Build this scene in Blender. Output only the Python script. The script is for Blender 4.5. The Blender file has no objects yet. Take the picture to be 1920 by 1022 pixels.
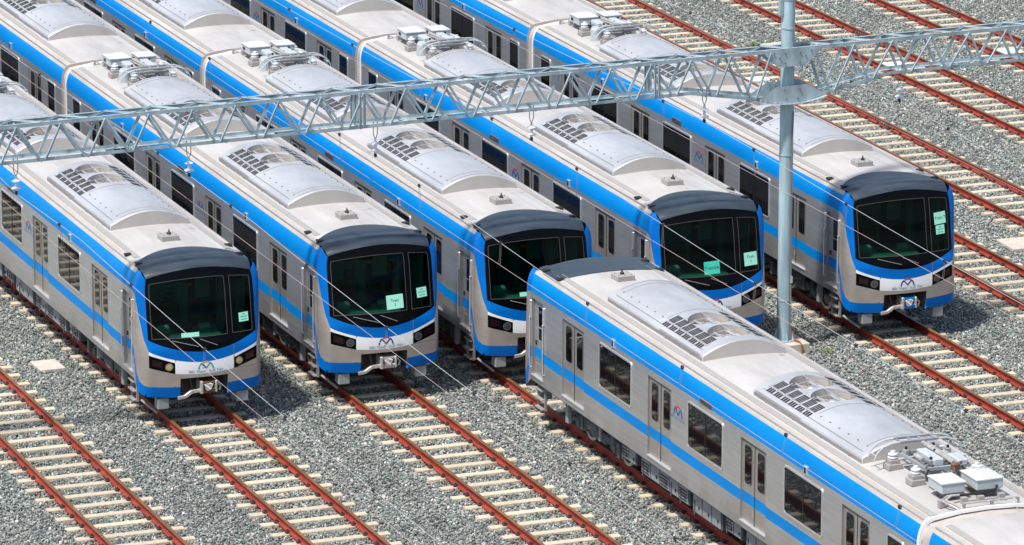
import bpy, bmesh, math, random
import numpy as np
from mathutils import Vector, Matrix, Euler
random.seed(7)
rng = np.random.default_rng(7)
scene = bpy.context.scene
col = scene.collection
R = math.radians
pi = math.pi

# ------------------------------------------------------------------ camera
CAM = Vector((-33.78573, -105.8544, 33.03314))
YAW, PITCH, ROLL, FPX = 0.372226883, 0.259058443, 0.000566, 9466.4
cam_data = bpy.data.cameras.new("camera")
cam = bpy.data.objects.new("camera", cam_data)
col.objects.link(cam)
d = Vector((math.sin(YAW) * math.cos(PITCH), math.cos(YAW) * math.cos(PITCH), -math.sin(PITCH)))
r = d.cross(Vector((0, 0, 1))).normalized()
u = r.cross(d)
r2 = r * math.cos(ROLL) + u * math.sin(ROLL)
u2 = -r * math.sin(ROLL) + u * math.cos(ROLL)
cam.matrix_world = Matrix(((r2.x, u2.x, -d.x, CAM.x), (r2.y, u2.y, -d.y, CAM.y), (r2.z, u2.z, -d.z, CAM.z), (0, 0, 0, 1)))
cam_data.sensor_width = 36.0
cam_data.lens = FPX / 1920.0 * 36.0
cam_data.clip_start = 1.0
cam_data.clip_end = 3000.0
scene.camera = cam

def project(P):
    v = Vector(P) - CAM
    z = v.dot(d)
    return 960 + FPX * v.dot(r2) / z, 511 - FPX * v.dot(u2) / z

# ------------------------------------------------------------------ world, sun, exposure
SUN = Vector((-0.42, -0.20, 0.90)).normalized()
elev = math.asin(SUN.z)
azim = math.atan2(SUN.x, SUN.y)
world = bpy.data.worlds.new("World")
scene.world = world
world.use_nodes = True
nt = world.node_tree
nt.nodes.clear()
sky = nt.nodes.new("ShaderNodeTexSky")
sky.sky_type = 'NISHITA'
sky.sun_disc = False
sky.sun_elevation = elev
sky.sun_rotation = azim
sky.air_density = 1.0
sky.dust_density = 2.0
bg = nt.nodes.new("ShaderNodeBackground")
bg.inputs[1].default_value = 0.14
wo = nt.nodes.new("ShaderNodeOutputWorld")
nt.links.new(sky.outputs[0], bg.inputs[0])
nt.links.new(bg.outputs[0], wo.inputs[0])
sl = bpy.data.lights.new("sun", 'SUN')
sl.energy = 4.6
sl.angle = R(3.5)
sl.color = (1.0, 0.965, 0.91)
sun = bpy.data.objects.new("sun", sl)
col.objects.link(sun)
sun.rotation_euler = (-SUN).to_track_quat('-Z', 'Y').to_euler()
sun.location = (0, 0, 60)
scene.view_settings.view_transform = 'Standard'
scene.view_settings.look = 'None'
scene.view_settings.exposure = 0.2
scene.view_settings.gamma = 1.0
scene.view_settings.use_curve_mapping = False
scene.render.engine = 'CYCLES'
scene.cycles.max_bounces = 8
scene.cycles.transparent_max_bounces = 12

# ------------------------------------------------------------------ materials
def pbr(name, base, rough=0.5, metal=0.0, spec=0.5, coat=0.0):
    m = bpy.data.materials.new(name)
    m.use_nodes = True
    b = m.node_tree.nodes['Principled BSDF']
    b.inputs['Base Color'].default_value = (*base, 1)
    b.inputs['Roughness'].default_value = rough
    b.inputs['Metallic'].default_value = metal
    b.inputs['Specular IOR Level'].default_value = spec
    b.inputs['Coat Weight'].default_value = coat
    b.inputs['Coat Roughness'].default_value = 0.08
    return m

def N(m, kind, **kw):
    n = m.node_tree.nodes.new(kind)
    for k, v in kw.items():
        if k.startswith('i_'):
            n.inputs[k[2:].replace('_', ' ')].default_value = v
        else:
            setattr(n, k, v)
    return n

def L(m, a, b):
    m.node_tree.links.new(a, b)

def vary(m, scale, lo, hi, stretch=(1, 1, 1), detail=5.0, rough=0.6, bump=0.0, mixcol=None, obj_random=0.0, thr=(0.3, 0.7), rvar=None):
    """noise drives the base colour between base*lo and base*hi (or towards mixcol), optional bump"""
    b = m.node_tree.nodes['Principled BSDF']
    base = b.inputs['Base Color'].default_value[:3]
    tc = N(m, 'ShaderNodeTexCoord')
    mp = N(m, 'ShaderNodeMapping')
    mp.inputs['Scale'].default_value = stretch
    L(m, tc.outputs['Object'], mp.inputs['Vector'])
    no = N(m, 'ShaderNodeTexNoise', i_Scale=scale, i_Detail=detail, i_Roughness=rough)
    L(m, mp.outputs[0], no.inputs['Vector'])
    cr = N(m, 'ShaderNodeValToRGB')
    cr.color_ramp.elements[0].position = thr[0]
    cr.color_ramp.elements[1].position = thr[1]
    c0 = mixcol if mixcol else tuple(c * lo for c in base)
    cr.color_ramp.elements[0].color = (*c0, 1)
    cr.color_ramp.elements[1].color = (*[c * hi for c in base], 1)
    L(m, no.outputs['Fac'], cr.inputs['Fac'])
    out = cr.outputs['Color']
    if obj_random:
        oi = N(m, 'ShaderNodeObjectInfo')
        mr = N(m, 'ShaderNodeMapRange')
        mr.inputs['To Min'].default_value = 1 - obj_random
        mr.inputs['To Max'].default_value = 1 + obj_random
        L(m, oi.outputs['Random'], mr.inputs['Value'])
        mx = N(m, 'ShaderNodeVectorMath', operation='SCALE')
        L(m, out, mx.inputs[0])
        L(m, mr.outputs[0], mx.inputs['Scale'])
        out = mx.outputs[0]
    L(m, out, b.inputs['Base Color'])
    if rvar:
        mr = N(m, 'ShaderNodeMapRange')
        mr.inputs['To Min'].default_value = rvar[0]
        mr.inputs['To Max'].default_value = rvar[1]
        L(m, no.outputs['Fac'], mr.inputs['Value'])
        L(m, mr.outputs[0], b.inputs['Roughness'])
    if bump:
        bp = N(m, 'ShaderNodeBump', i_Strength=1.0, i_Distance=bump)
        L(m, no.outputs['Fac'], bp.inputs['Height'])
        L(m, bp.outputs[0], b.inputs['Normal'])
    return m

M = {}
M['steel'] = vary(pbr('brushed_steel', (0.68, 0.70, 0.705), 0.34, 0.80), 3.0, 0.86, 1.06, (1, 0.35, 6), rvar=(0.28, 0.46))
M['door_steel'] = vary(pbr('door_steel', (0.58, 0.55, 0.51), 0.34, 0.75), 2.5, 0.88, 1.05, (1, 1, 0.4))
M['nose_steel'] = vary(pbr('nose_steel', (0.52, 0.47, 0.42), 0.38, 0.55), 2.0, 0.85, 1.08, (1, 1, 2))
M['blue'] = vary(pbr('blue_paint', (0.0004, 0.215, 0.60), 0.42, 0, 0.12, 0.0), 1.4, 0.86, 1.06, (1, 0.3, 1), detail=8)
M['nose_blue'] = vary(pbr('nose_blue_paint', (0.0006, 0.145, 0.52), 0.34, 0, 0.12, 0.0), 1.4, 0.88, 1.05)
M['white'] = vary(pbr('white_paint', (0.88, 0.88, 0.88), 0.3, 0, 0.5, 0.3), 2.0, 0.96, 1.02)
M['roof'] = vary(pbr('roof_paint', (0.49, 0.475, 0.455), 0.6), 0.9, 0.76, 1.06, (1, 0.5, 1), detail=9, rough=0.7, thr=(0.25, 0.7))
M['roof_edge'] = vary(pbr('roof_edge_and_sheen', (0.50, 0.455, 0.405), 0.55), 1.5, 0.85, 1.08, (1, 0.3, 1), detail=8)
M['strip'] = vary(pbr('antislip_strip', (0.33, 0.315, 0.30), 0.8), 40, 0.75, 1.15, bump=0.002)
M['ac'] = vary(pbr('air_conditioner_metal', (0.66, 0.665, 0.67), 0.36, 0.45), 1.0, 0.82, 1.05, (1, 0.5, 1), detail=7)
M['ac_side'] = vary(pbr('air_conditioner_side', (0.30, 0.295, 0.29), 0.4, 0.4), 1.2, 0.8, 1.1)  # darker than the cover, shade of the upright sides painted in
M['ac_end'] = vary(pbr('air_conditioner_end', (0.47, 0.44, 0.41), 0.5, 0.1), 1.2, 0.86, 1.06)
M['ac_seam'] = pbr('seam_grey', (0.20, 0.19, 0.18), 0.7)
M['rubber'] = pbr('pane_rubber', (0.075, 0.065, 0.062), 0.5)
M['dark'] = pbr('dark_opening', (0.016, 0.016, 0.017), 0.6)
M['black'] = pbr('black_plastic', (0.012, 0.012, 0.013), 0.5)
M['cap'] = vary(pbr('dark_cap_paint', (0.034, 0.047, 0.060), 0.34, 0, 0.5), 1.4, 0.62, 1.25, (1, 3, 1), detail=7, rvar=(0.25, 0.5))
M['gloss_black'] = pbr('gloss_black', (0.0025, 0.003, 0.004), 0.12, 0, 0.09, 0.0)
M['window'] = pbr('dark_window_glass', (0.005, 0.006, 0.007), 0.03, 0, 0.5)
M['alu'] = vary(pbr('bright_aluminium', (0.80, 0.80, 0.80), 0.3, 0.7), 4, 0.9, 1.05)
M['grey_paint'] = vary(pbr('grey_paint', (0.27, 0.29, 0.30), 0.5), 2.0, 0.8, 1.1)
M['box_paint'] = vary(pbr('box_paint', (0.44, 0.48, 0.50), 0.4), 2.0, 0.94, 1.04)
M['box_lid'] = vary(pbr('box_lid_paint', (0.60, 0.61, 0.62), 0.45), 3, 0.8, 1.05)
M['underframe'] = vary(pbr('underframe_grey', (0.10, 0.107, 0.11), 0.6), 3.0, 0.7, 1.2)
M['bogie'] = vary(pbr('bogie_grey', (0.11, 0.115, 0.115), 0.6), 5.0, 0.6, 1.3)
M['wheel'] = vary(pbr('wheel_steel', (0.15, 0.14, 0.13), 0.5, 0.4), 8.0, 0.6, 1.3)
M['galv'] = vary(pbr('galvanised_steel', (0.42, 0.53, 0.57), 0.45, 0.2), 3.0, 0.62, 1.15, (1, 1, 0.5), detail=8)
M['pole'] = vary(pbr('galvanised_mast', (0.38, 0.52, 0.565), 0.55, 0.0), 2.2, 0.62, 1.2, (2, 2, 0.25), detail=8)
M['rail_side'] = vary(pbr('rust_red_rail', (0.31, 0.038, 0.020), 0.62), 1.3, 0.45, 1.15, (4, 1, 4), detail=8)
M['rail_top'] = vary(pbr('rail_running_face', (0.30, 0.15, 0.055), 0.4, 0.35), 2.0, 0.5, 1.2, (5, 0.6, 1), detail=8)
M['clip'] = vary(pbr('dark_rail_clip', (0.030, 0.024, 0.024), 0.6), 20, 0.6, 1.5)
M['fishplate'] = vary(pbr('dark_fishplate', (0.05, 0.032, 0.026), 0.5), 10, 0.6, 1.4)
M['sleeper'] = vary(pbr('cream_concrete', (0.56, 0.475, 0.35), 0.8), 7.0, 0.68, 1.05, (1, 3, 1), detail=9, thr=(0.2, 0.55), obj_random=0.10, bump=0.003)
M['concrete'] = vary(pbr('pale_concrete', (0.55, 0.49, 0.42), 0.85), 5.0, 0.75, 1.08, detail=9, bump=0.004)
M['ceramic'] = pbr('white_ceramic', (0.72, 0.76, 0.78), 0.2, 0, 0.5, 0.3)
M['brown_ceramic'] = pbr('brown_rubber', (0.20, 0.11, 0.08), 0.5)
M['wire'] = pbr('messenger_wire_metal', (0.52, 0.54, 0.55), 0.4, 0.3)
M['copper'] = pbr('contact_wire_copper', (0.55, 0.40, 0.36), 0.4, 0.2)
M['rust_pipe'] = vary(pbr('rusty_pipe', (0.36, 0.12, 0.035), 0.7), 9, 0.6, 1.2)
M['lens'] = pbr('headlight_lens', (0.10, 0.10, 0.095), 0.15, 0.5)
M['lens_amber'] = pbr('headlight_lens_amber', (0.65, 0.52, 0.25), 0.15, 0.5)
M['tail_red'] = pbr('tail_lamp_red', (0.016, 0.003, 0.003), 0.15)
M['paper'] = vary(pbr('green_tinted_paper', (0.36, 0.80, 0.62), 0.6), 3, 0.92, 1.05)
M['paper_deep'] = vary(pbr('bright_green_paper', (0.05, 0.58, 0.42), 0.6), 5, 0.85, 1.1)
M['ink'] = pbr('black_ink', (0.012, 0.03, 0.03), 0.8)
M['ink_green'] = pbr('green_ink', (0.04, 0.36, 0.27), 0.8)
M['logo_blue'] = pbr('logo_dark_blue', (0.010, 0.06, 0.16), 0.4)
M['logo_red'] = pbr('logo_red', (0.62, 0.025, 0.03), 0.4)
M['logo_mid_blue'] = pbr('logo_mid_blue', (0.01, 0.10, 0.36), 0.4)
M['logo_cyan'] = pbr('logo_cyan', (0.01, 0.20, 0.33), 0.4)
M['logo_teal'] = pbr('logo_teal', (0.01, 0.36, 0.34), 0.4)
M['logo_orange'] = pbr('logo_orange', (0.80, 0.36, 0.04), 0.4)
M['rust_brown'] = vary(pbr('rusty_coupler', (0.14, 0.065, 0.035), 0.6), 12, 0.6, 1.5)
M['pale_metal'] = vary(pbr('pale_metal', (0.55, 0.52, 0.48), 0.4, 0.4), 8, 0.7, 1.15)
M['orange'] = pbr('orange_handset', (0.62, 0.08, 0.02), 0.5)
M['cab_wall'] = vary(pbr('cab_wall_panel', (0.26, 0.33, 0.30), 0.6), 6, 0.5, 1.2, (3, 1, 0.3))
M['cab_grey'] = pbr('cab_desk_grey', (0.16, 0.19, 0.18), 0.5)
M['cab_dark'] = pbr('cab_dark', (0.03, 0.04, 0.04), 0.6)
M['cab_pale'] = pbr('cab_pale_screen', (0.24, 0.31, 0.28), 0.5)
M['bellows'] = vary(pbr('gangway_bellows', (0.44, 0.40, 0.36), 0.8), 3, 0.8, 1.08)
M['leaf'] = vary(pbr('weed_leaf', (0.13, 0.18, 0.035), 0.7), 12, 0.6, 1.4)

def dirt(m, axis, ranges, colour, amount, scale, stretch=(1, 1, 1)):
    """stains mixed over the base colour where the object coordinate lies in the given bands"""
    b = m.node_tree.nodes['Principled BSDF']
    src = b.inputs['Base Color'].links[0].from_socket
    tc = N(m, 'ShaderNodeTexCoord')
    sp = N(m, 'ShaderNodeSeparateXYZ'); L(m, tc.outputs['Object'], sp.inputs[0])
    ab = N(m, 'ShaderNodeMath', operation='ABSOLUTE'); L(m, sp.outputs[axis], ab.inputs[0])
    c_, h_ = ranges
    a1 = N(m, 'ShaderNodeMath', operation='SUBTRACT'); a1.inputs[1].default_value = c_; L(m, ab.outputs[0], a1.inputs[0])
    a2 = N(m, 'ShaderNodeMath', operation='ABSOLUTE'); L(m, a1.outputs[0], a2.inputs[0])
    mr = N(m, 'ShaderNodeMapRange', interpolation_type='SMOOTHSTEP')
    mr.inputs['From Min'].default_value = 0; mr.inputs['From Max'].default_value = h_
    mr.inputs['To Min'].default_value = 1; mr.inputs['To Max'].default_value = 0
    L(m, a2.outputs[0], mr.inputs['Value'])
    mp = N(m, 'ShaderNodeMapping'); mp.inputs['Scale'].default_value = stretch
    L(m, tc.outputs['Object'], mp.inputs['Vector'])
    no = N(m, 'ShaderNodeTexNoise', i_Scale=scale, i_Detail=8.0, i_Roughness=0.7)
    oi = N(m, 'ShaderNodeObjectInfo')
    ad = N(m, 'ShaderNodeVectorMath', operation='ADD'); L(m, mp.outputs[0], ad.inputs[0]); L(m, oi.outputs['Location'], ad.inputs[1])
    L(m, ad.outputs[0], no.inputs['Vector'])
    nr = N(m, 'ShaderNodeMapRange'); nr.inputs['From Min'].default_value = .35; nr.inputs['From Max'].default_value = .68
    L(m, no.outputs['Fac'], nr.inputs['Value'])
    mu = N(m, 'ShaderNodeMath', operation='MULTIPLY'); L(m, mr.outputs[0], mu.inputs[0]); L(m, nr.outputs[0], mu.inputs[1])
    m2 = N(m, 'ShaderNodeMath', operation='MULTIPLY'); m2.inputs[1].default_value = amount; L(m, mu.outputs[0], m2.inputs[0])
    mx = N(m, 'ShaderNodeMix', data_type='RGBA'); mx.inputs[7].default_value = (*colour, 1)
    L(m, m2.outputs[0], mx.inputs[0]); L(m, src, mx.inputs[6]); L(m, mx.outputs[2], b.inputs['Base Color'])
dirt(M['sleeper'], 0, (0.75, 0.34), (0.20, 0.10, 0.05), 0.75, 5.0)
dirt(M['sleeper'], 0, (0.0, 1.3), (0.27, 0.25, 0.21), 0.28, 2.2)
dirt(M['steel'], 2, (1.1, 0.75), (0.30, 0.26, 0.22), 0.45, 1.4, (1, 0.8, 0.25))
dirt(M['roof'], 0, (0.0, 1.4), (0.21, 0.20, 0.19), 0.50, 0.8, (2.2, 0.35, 1))
dirt(M['roof_edge'], 0, (1.25, 0.5), (0.24, 0.19, 0.15), 0.5, 1.2, (1, 0.4, 1))
dirt(M['ac'], 0, (0.0, 1.2), (0.27, 0.26, 0.25), 0.35, 1.6, (1.6, 0.5, 1))

# tinted cab glass: transparent green tint plus a mirror coat
def glass_mat():
    m = bpy.data.materials.new('tinted_windscreen')
    m.use_nodes = True
    t = m.node_tree
    t.nodes.clear()
    out = t.nodes.new('ShaderNodeOutputMaterial')
    tr = t.nodes.new('ShaderNodeBsdfTransparent')
    tr.inputs[0].default_value = (0.17, 0.48, 0.38, 1)
    gl = t.nodes.new('ShaderNodeBsdfGlossy')
    gl.inputs['Roughness'].default_value = 0.02
    gl.inputs[0].default_value = (0.85, 0.9, 0.95, 1)
    fr = t.nodes.new('ShaderNodeFresnel')
    fr.inputs[0].default_value = 1.20
    mx = t.nodes.new('ShaderNodeMixShader')
    t.links.new(fr.outputs[0], mx.inputs[0])
    t.links.new(tr.outputs[0], mx.inputs[1])
    t.links.new(gl.outputs[0], mx.inputs[2])
    t.links.new(mx.outputs[0], out.inputs[0])
    return m
M['glass'] = glass_mat()

# ballast stones: one random colour per stone
def stone_mat():
    m = pbr('ballast_stone', (0.2, 0.2, 0.2), 0.85, 0, 0.3)
    b = m.node_tree.nodes['Principled BSDF']
    at = N(m, 'ShaderNodeAttribute', attribute_name='tone')
    cr = N(m, 'ShaderNodeValToRGB')
    e = cr.color_ramp.elements
    e[0].position = 0.0; e[0].color = (0.070, 0.080, 0.080, 1)
    e[1].position = 1.0; e[1].color = (0.90, 0.89, 0.84, 1)
    for p_, c_ in ((0.28, (0.175, 0.205, 0.190)), (0.52, (0.265, 0.295, 0.270)), (0.68, (0.36, 0.365, 0.315)), (0.78, (0.42, 0.35, 0.31)), (0.88, (0.53, 0.54, 0.51))):
        x = e.new(p_); x.color = (*c_, 1)
    L(m, at.outputs['Fac'], cr.inputs['Fac'])
    # broad uneven dust over the yard (world position)
    geo = N(m, 'ShaderNodeNewGeometry')
    no = N(m, 'ShaderNodeTexNoise', i_Scale=0.35, i_Detail=6.0, i_Roughness=0.65)
    L(m, geo.outputs['Position'], no.inputs['Vector'])
    mr = N(m, 'ShaderNodeMapRange')
    mr.inputs['From Min'].default_value = 0.3
    mr.inputs['From Max'].default_value = 0.7
    mr.inputs['To Min'].default_value = 0.80
    mr.inputs['To Max'].default_value = 1.18
    L(m, no.outputs['Fac'], mr.inputs['Value'])
    sc = N(m, 'ShaderNodeVectorMath', operation='SCALE')
    L(m, cr.outputs[0], sc.inputs[0])
    L(m, mr.outputs[0], sc.inputs['Scale'])
    sx = N(m, 'ShaderNodeSeparateXYZ')
    L(m, geo.outputs['Position'], sx.inputs[0])
    prev = None
    for tx_ in (-3.977, 0.0, 4.530, 8.444, 13.0, 18.110, 22.88, 26.708, 31.353, 35.42):
        a1 = N(m, 'ShaderNodeMath', operation='SUBTRACT'); a1.inputs[1].default_value = tx_
        L(m, sx.outputs['X'], a1.inputs[0])
        a2 = N(m, 'ShaderNodeMath', operation='ABSOLUTE'); L(m, a1.outputs[0], a2.inputs[0])
        a3 = N(m, 'ShaderNodeMath', operation='SUBTRACT'); a3.inputs[1].default_value = 0.75
        L(m, a2.outputs[0], a3.inputs[0])
        a4 = N(m, 'ShaderNodeMath', operation='ABSOLUTE'); L(m, a3.outputs[0], a4.inputs[0])
        if prev is None: prev = a4
        else:
            mn = N(m, 'ShaderNodeMath', operation='MINIMUM')
            L(m, prev.outputs[0], mn.inputs[0]); L(m, a4.outputs[0], mn.inputs[1]); prev = mn
    near = N(m, 'ShaderNodeMapRange')
    near.inputs['From Min'].default_value = 0.06; near.inputs['From Max'].default_value = 0.42
    near.inputs['To Min'].default_value = 0.75; near.inputs['To Max'].default_value = 0.0
    L(m, prev.outputs[0], near.inputs['Value'])
    n2 = N(m, 'ShaderNodeTexNoise', i_Scale=1.1, i_Detail=6.0, i_Roughness=0.7)
    L(m, geo.outputs['Position'], n2.inputs['Vector'])
    mu = N(m, 'ShaderNodeMath', operation='MULTIPLY')
    L(m, near.outputs[0], mu.inputs[0]); L(m, n2.outputs['Fac'], mu.inputs[1])
    mx = N(m, 'ShaderNodeMix', data_type='RGBA')
    mx.inputs[7].default_value = (0.17, 0.085, 0.05, 1)
    L(m, mu.outputs[0], mx.inputs[0]); L(m, sc.outputs[0], mx.inputs[6])
    L(m, mx.outputs[2], b.inputs['Base Color'])
    return m
M['stone'] = stone_mat()

def ground_mat():
    m = pbr('gravel_bed', (0.09, 0.09, 0.09), 0.9, 0, 0.2)
    b = m.node_tree.nodes['Principled BSDF']
    tc = N(m, 'ShaderNodeTexCoord')
    vo = N(m, 'ShaderNodeTexVoronoi', i_Scale=16.0)
    L(m, tc.outputs['Object'], vo.inputs['Vector'])
    cr = N(m, 'ShaderNodeValToRGB')
    cr.color_ramp.elements[0].color = (0.06, 0.07, 0.07, 1)
    cr.color_ramp.elements[1].color = (0.34, 0.35, 0.34, 1)
    sp = N(m, 'ShaderNodeSeparateColor')
    L(m, vo.outputs['Color'], sp.inputs[0])
    L(m, sp.outputs[0], cr.inputs['Fac'])
    L(m, cr.outputs[0], b.inputs['Base Color'])
    bp = N(m, 'ShaderNodeBump', i_Strength=1.0, i_Distance=0.03)
    bp.invert = True
    L(m, vo.outputs['Distance'], bp.inputs['Height'])
    L(m, bp.outputs[0], b.inputs['Normal'])
    return m
M['ground'] = ground_mat()

# ------------------------------------------------------------------ mesh helpers
class MB:
    def __init__(self):
        self.v, self.f, self.m, self.mats = [], [], [], []
    def mi(self, mat):
        if mat not in self.mats:
            self.mats.append(mat)
        return self.mats.index(mat)
    def face(self, pts, mat):
        i = len(self.v)
        self.v += [tuple(p) for p in pts]
        self.f.append(tuple(range(i, i + len(pts))))
        self.m.append(self.mi(mat))
    def box(self, c, s, mat, rot=None, bevel=0.0):
        hx, hy, hz = s[0] / 2, s[1] / 2, s[2] / 2
        if bevel > 0:
            e = min(bevel, hx * .9, hy * .9, hz * .9)
            bm = bmesh.new()
            bmesh.ops.create_cube(bm, size=1.0)
            for vv in bm.verts:
                vv.co = Vector((vv.co.x * s[0], vv.co.y * s[1], vv.co.z * s[2]))
            bmesh.ops.bevel(bm, geom=bm.edges[:], offset=e, segments=1, affect='EDGES')
            bm.verts.index_update()
            pts = [vv.co.copy() for vv in bm.verts]
            fs = [[vv.index for vv in f.verts] for f in bm.faces]
            bm.free()
        else:
            pts = [Vector((x, y, z)) for x in (-hx, hx) for y in (-hy, hy) for z in (-hz, hz)]
            fs = [(0, 1, 3, 2), (4, 6, 7, 5), (0, 4, 5, 1), (2, 3, 7, 6), (0, 2, 6, 4), (1, 5, 7, 3)]
        if rot is not None:
            Rm = Euler(rot).to_matrix()
            pts = [Rm @ q for q in pts]
        i = len(self.v)
        self.v += [(q.x + c[0], q.y + c[1], q.z + c[2]) for q in pts]
        k = self.mi(mat)
        for f in fs:
            self.f.append(tuple(i + j for j in f)); self.m.append(k)
    def tube(self, pts, rad, mat, n=8, caps=True):
        pts = [Vector(q) for q in pts]
        rads = rad if isinstance(rad, (list, tuple)) else [rad] * len(pts)
        k = self.mi(mat)
        rings = []
        for a, q in enumerate(pts):
            t = (pts[min(a + 1, len(pts) - 1)] - pts[max(a - 1, 0)]).normalized()
            up = Vector((0, 0, 1)) if abs(t.z) < 0.9 else Vector((1, 0, 0))
            s = t.cross(up).normalized(); w = s.cross(t)
            i = len(self.v)
            for j in range(n):
                an = 2 * pi * j / n
                z = q + (s * math.cos(an) + w * math.sin(an)) * rads[a]
                self.v.append(tuple(z))
            rings.append(i)
        for a in range(len(rings) - 1):
            for j in range(n):
                self.f.append((rings[a] + j, rings[a] + (j + 1) % n, rings[a + 1] + (j + 1) % n, rings[a + 1] + j)); self.m.append(k)
        if caps:
            self.f.append(tuple(rings[0] + j for j in reversed(range(n)))); self.m.append(k)
            self.f.append(tuple(rings[-1] + j for j in range(n))); self.m.append(k)
    def lathe(self, c, prof, mat, n=14):
        """prof: list of (radius, z)"""
        k = self.mi(mat)
        base = len(self.v)
        for (rr, z) in prof:
            for j in range(n):
                an = 2 * pi * j / n
                self.v.append((c[0] + rr * math.cos(an), c[1] + rr * math.sin(an), c[2] + z))
        for a in range(len(prof) - 1):
            for j in range(n):
                self.f.append((base + a * n + j, base + a * n + (j + 1) % n, base + (a + 1) * n + (j + 1) % n, base + (a + 1) * n + j)); self.m.append(k)
        self.f.append(tuple(base + j for j in reversed(range(n)))); self.m.append(k)
        self.f.append(tuple(base + (len(prof) - 1) * n + j for j in range(n))); self.m.append(k)
    def grid(self, P, mat):
        """P[i][j] points -> quad sheet"""
        k = self.mi(mat)
        base = len(self.v)
        nj = len(P[0])
        for row in P:
            self.v += [tuple(q) for q in row]
        for a in range(len(P) - 1):
            for j in range(nj - 1):
                self.f.append((base + a * nj + j, base + a * nj + j + 1, base + (a + 1) * nj + j + 1, base + (a + 1) * nj + j)); self.m.append(k)
    def extrude(self, prof, y0, y1, mats, caps=None):
        """open profile of (x,z) swept along y; mats per segment"""
        for a in range(len(prof) - 1):
            (xa, za), (xb, zb) = prof[a], prof[a + 1]
            mt = mats[a] if isinstance(mats, list) else mats
            self.face([(xa, y0, za), (xb, y0, zb), (xb, y1, zb), (xa, y1, za)], mt)
        if caps:
            self.face([(x, y0, z) for x, z in prof], caps)
            self.face([(x, y1, z) for x, z in reversed(prof)], caps)
    def mesh(self, name, smooth=False, merge=False):
        me = bpy.data.meshes.new(name)
        me.from_pydata(self.v, [], self.f)
        for mt in self.mats:
            me.materials.append(mt)
        me.polygons.foreach_set('material_index', self.m)
        if merge or smooth:
            bm = bmesh.new(); bm.from_mesh(me)
            bmesh.ops.remove_doubles(bm, verts=bm.verts, dist=1e-4)
            bmesh.ops.recalc_face_normals(bm, faces=bm.faces) if merge == 'n' else None
            bm.to_mesh(me); bm.free()
        if smooth:
            me.polygons.foreach_set('use_smooth', [True] * len(me.polygons))
            if smooth != 'all':
                me.set_sharp_from_angle(angle=R(35))
        me.update()
        return me

def obj(name, me, parent=None, loc=(0, 0, 0), rotz=0.0):
    o = bpy.data.objects.new(name, me)
    col.objects.link(o)
    o.location = loc
    o.rotation_euler = (0, 0, rotz)
    if parent is not None:
        o.parent = parent
    return o

def tag(o, label=None, cat=None, group=None, kind=None):
    if label: o['label'] = label
    if cat: o['category'] = cat
    if group: o['group'] = group
    if kind: o['kind'] = kind
    return o

def rrect(w, h, rad, n=4):
    pts = []
    for cx, cy, a0 in ((w / 2 - rad, h / 2 - rad, 0), (-w / 2 + rad, h / 2 - rad, pi / 2), (-w / 2 + rad, -h / 2 + rad, pi), (w / 2 - rad, -h / 2 + rad, 3 * pi / 2)):
        for k in range(n + 1):
            a = a0 + pi / 2 * k / n
            pts.append((cx + rad * math.cos(a), cy + rad * math.sin(a)))
    return pts

def text_polys(s, size, shear=0.0):
    cu = bpy.data.curves.new('lettering', 'FONT')
    cu.body = s
    cu.size = size
    cu.align_x = 'CENTER'
    cu.shear = shear
    cu.resolution_u = 2
    o = bpy.data.objects.new('lettering', cu)
    col.objects.link(o)
    dg = bpy.context.evaluated_depsgraph_get()
    dg.update()
    me = bpy.data.meshes.new_from_object(o.evaluated_get(dg))
    vs = [tuple(v.co[:2]) for v in me.vertices]
    fs = [tuple(p.vertices) for p in me.polygons]
    bpy.data.objects.remove(o)
    bpy.data.curves.remove(cu)
    bpy.data.meshes.remove(me)
    return vs, fs

def add_flat(mb, vs, fs, mapf, mat):
    i = len(mb.v)
    mb.v += [tuple(mapf(a, b)) for a, b in vs]
    k = mb.mi(mat)
    for f in fs:
        mb.f.append(tuple(i + j for j in f)); mb.m.append(k)

def ribbon(mb, pts, w, mapf, mat):
    P = [Vector(q) for q in pts]
    rows = []
    for a, q in enumerate(P):
        t = (P[min(a + 1, len(P) - 1)] - P[max(a - 1, 0)]).normalized()
        n = Vector((-t.y, t.x)) * w / 2
        rows.append([mapf(*(q + n)), mapf(*(q - n))])
    mb.grid(rows, mat)

# ------------------------------------------------------------------ ground and ballast
mb = MB()
mb.face([(-700, -700, 0), (700, -700, 0), (700, 700, 0), (-700, 700, 0)], M['ground'])
tag(obj('ground', mb.mesh('ground'), None, (0, 0, -0.078)), kind='structure')

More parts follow.
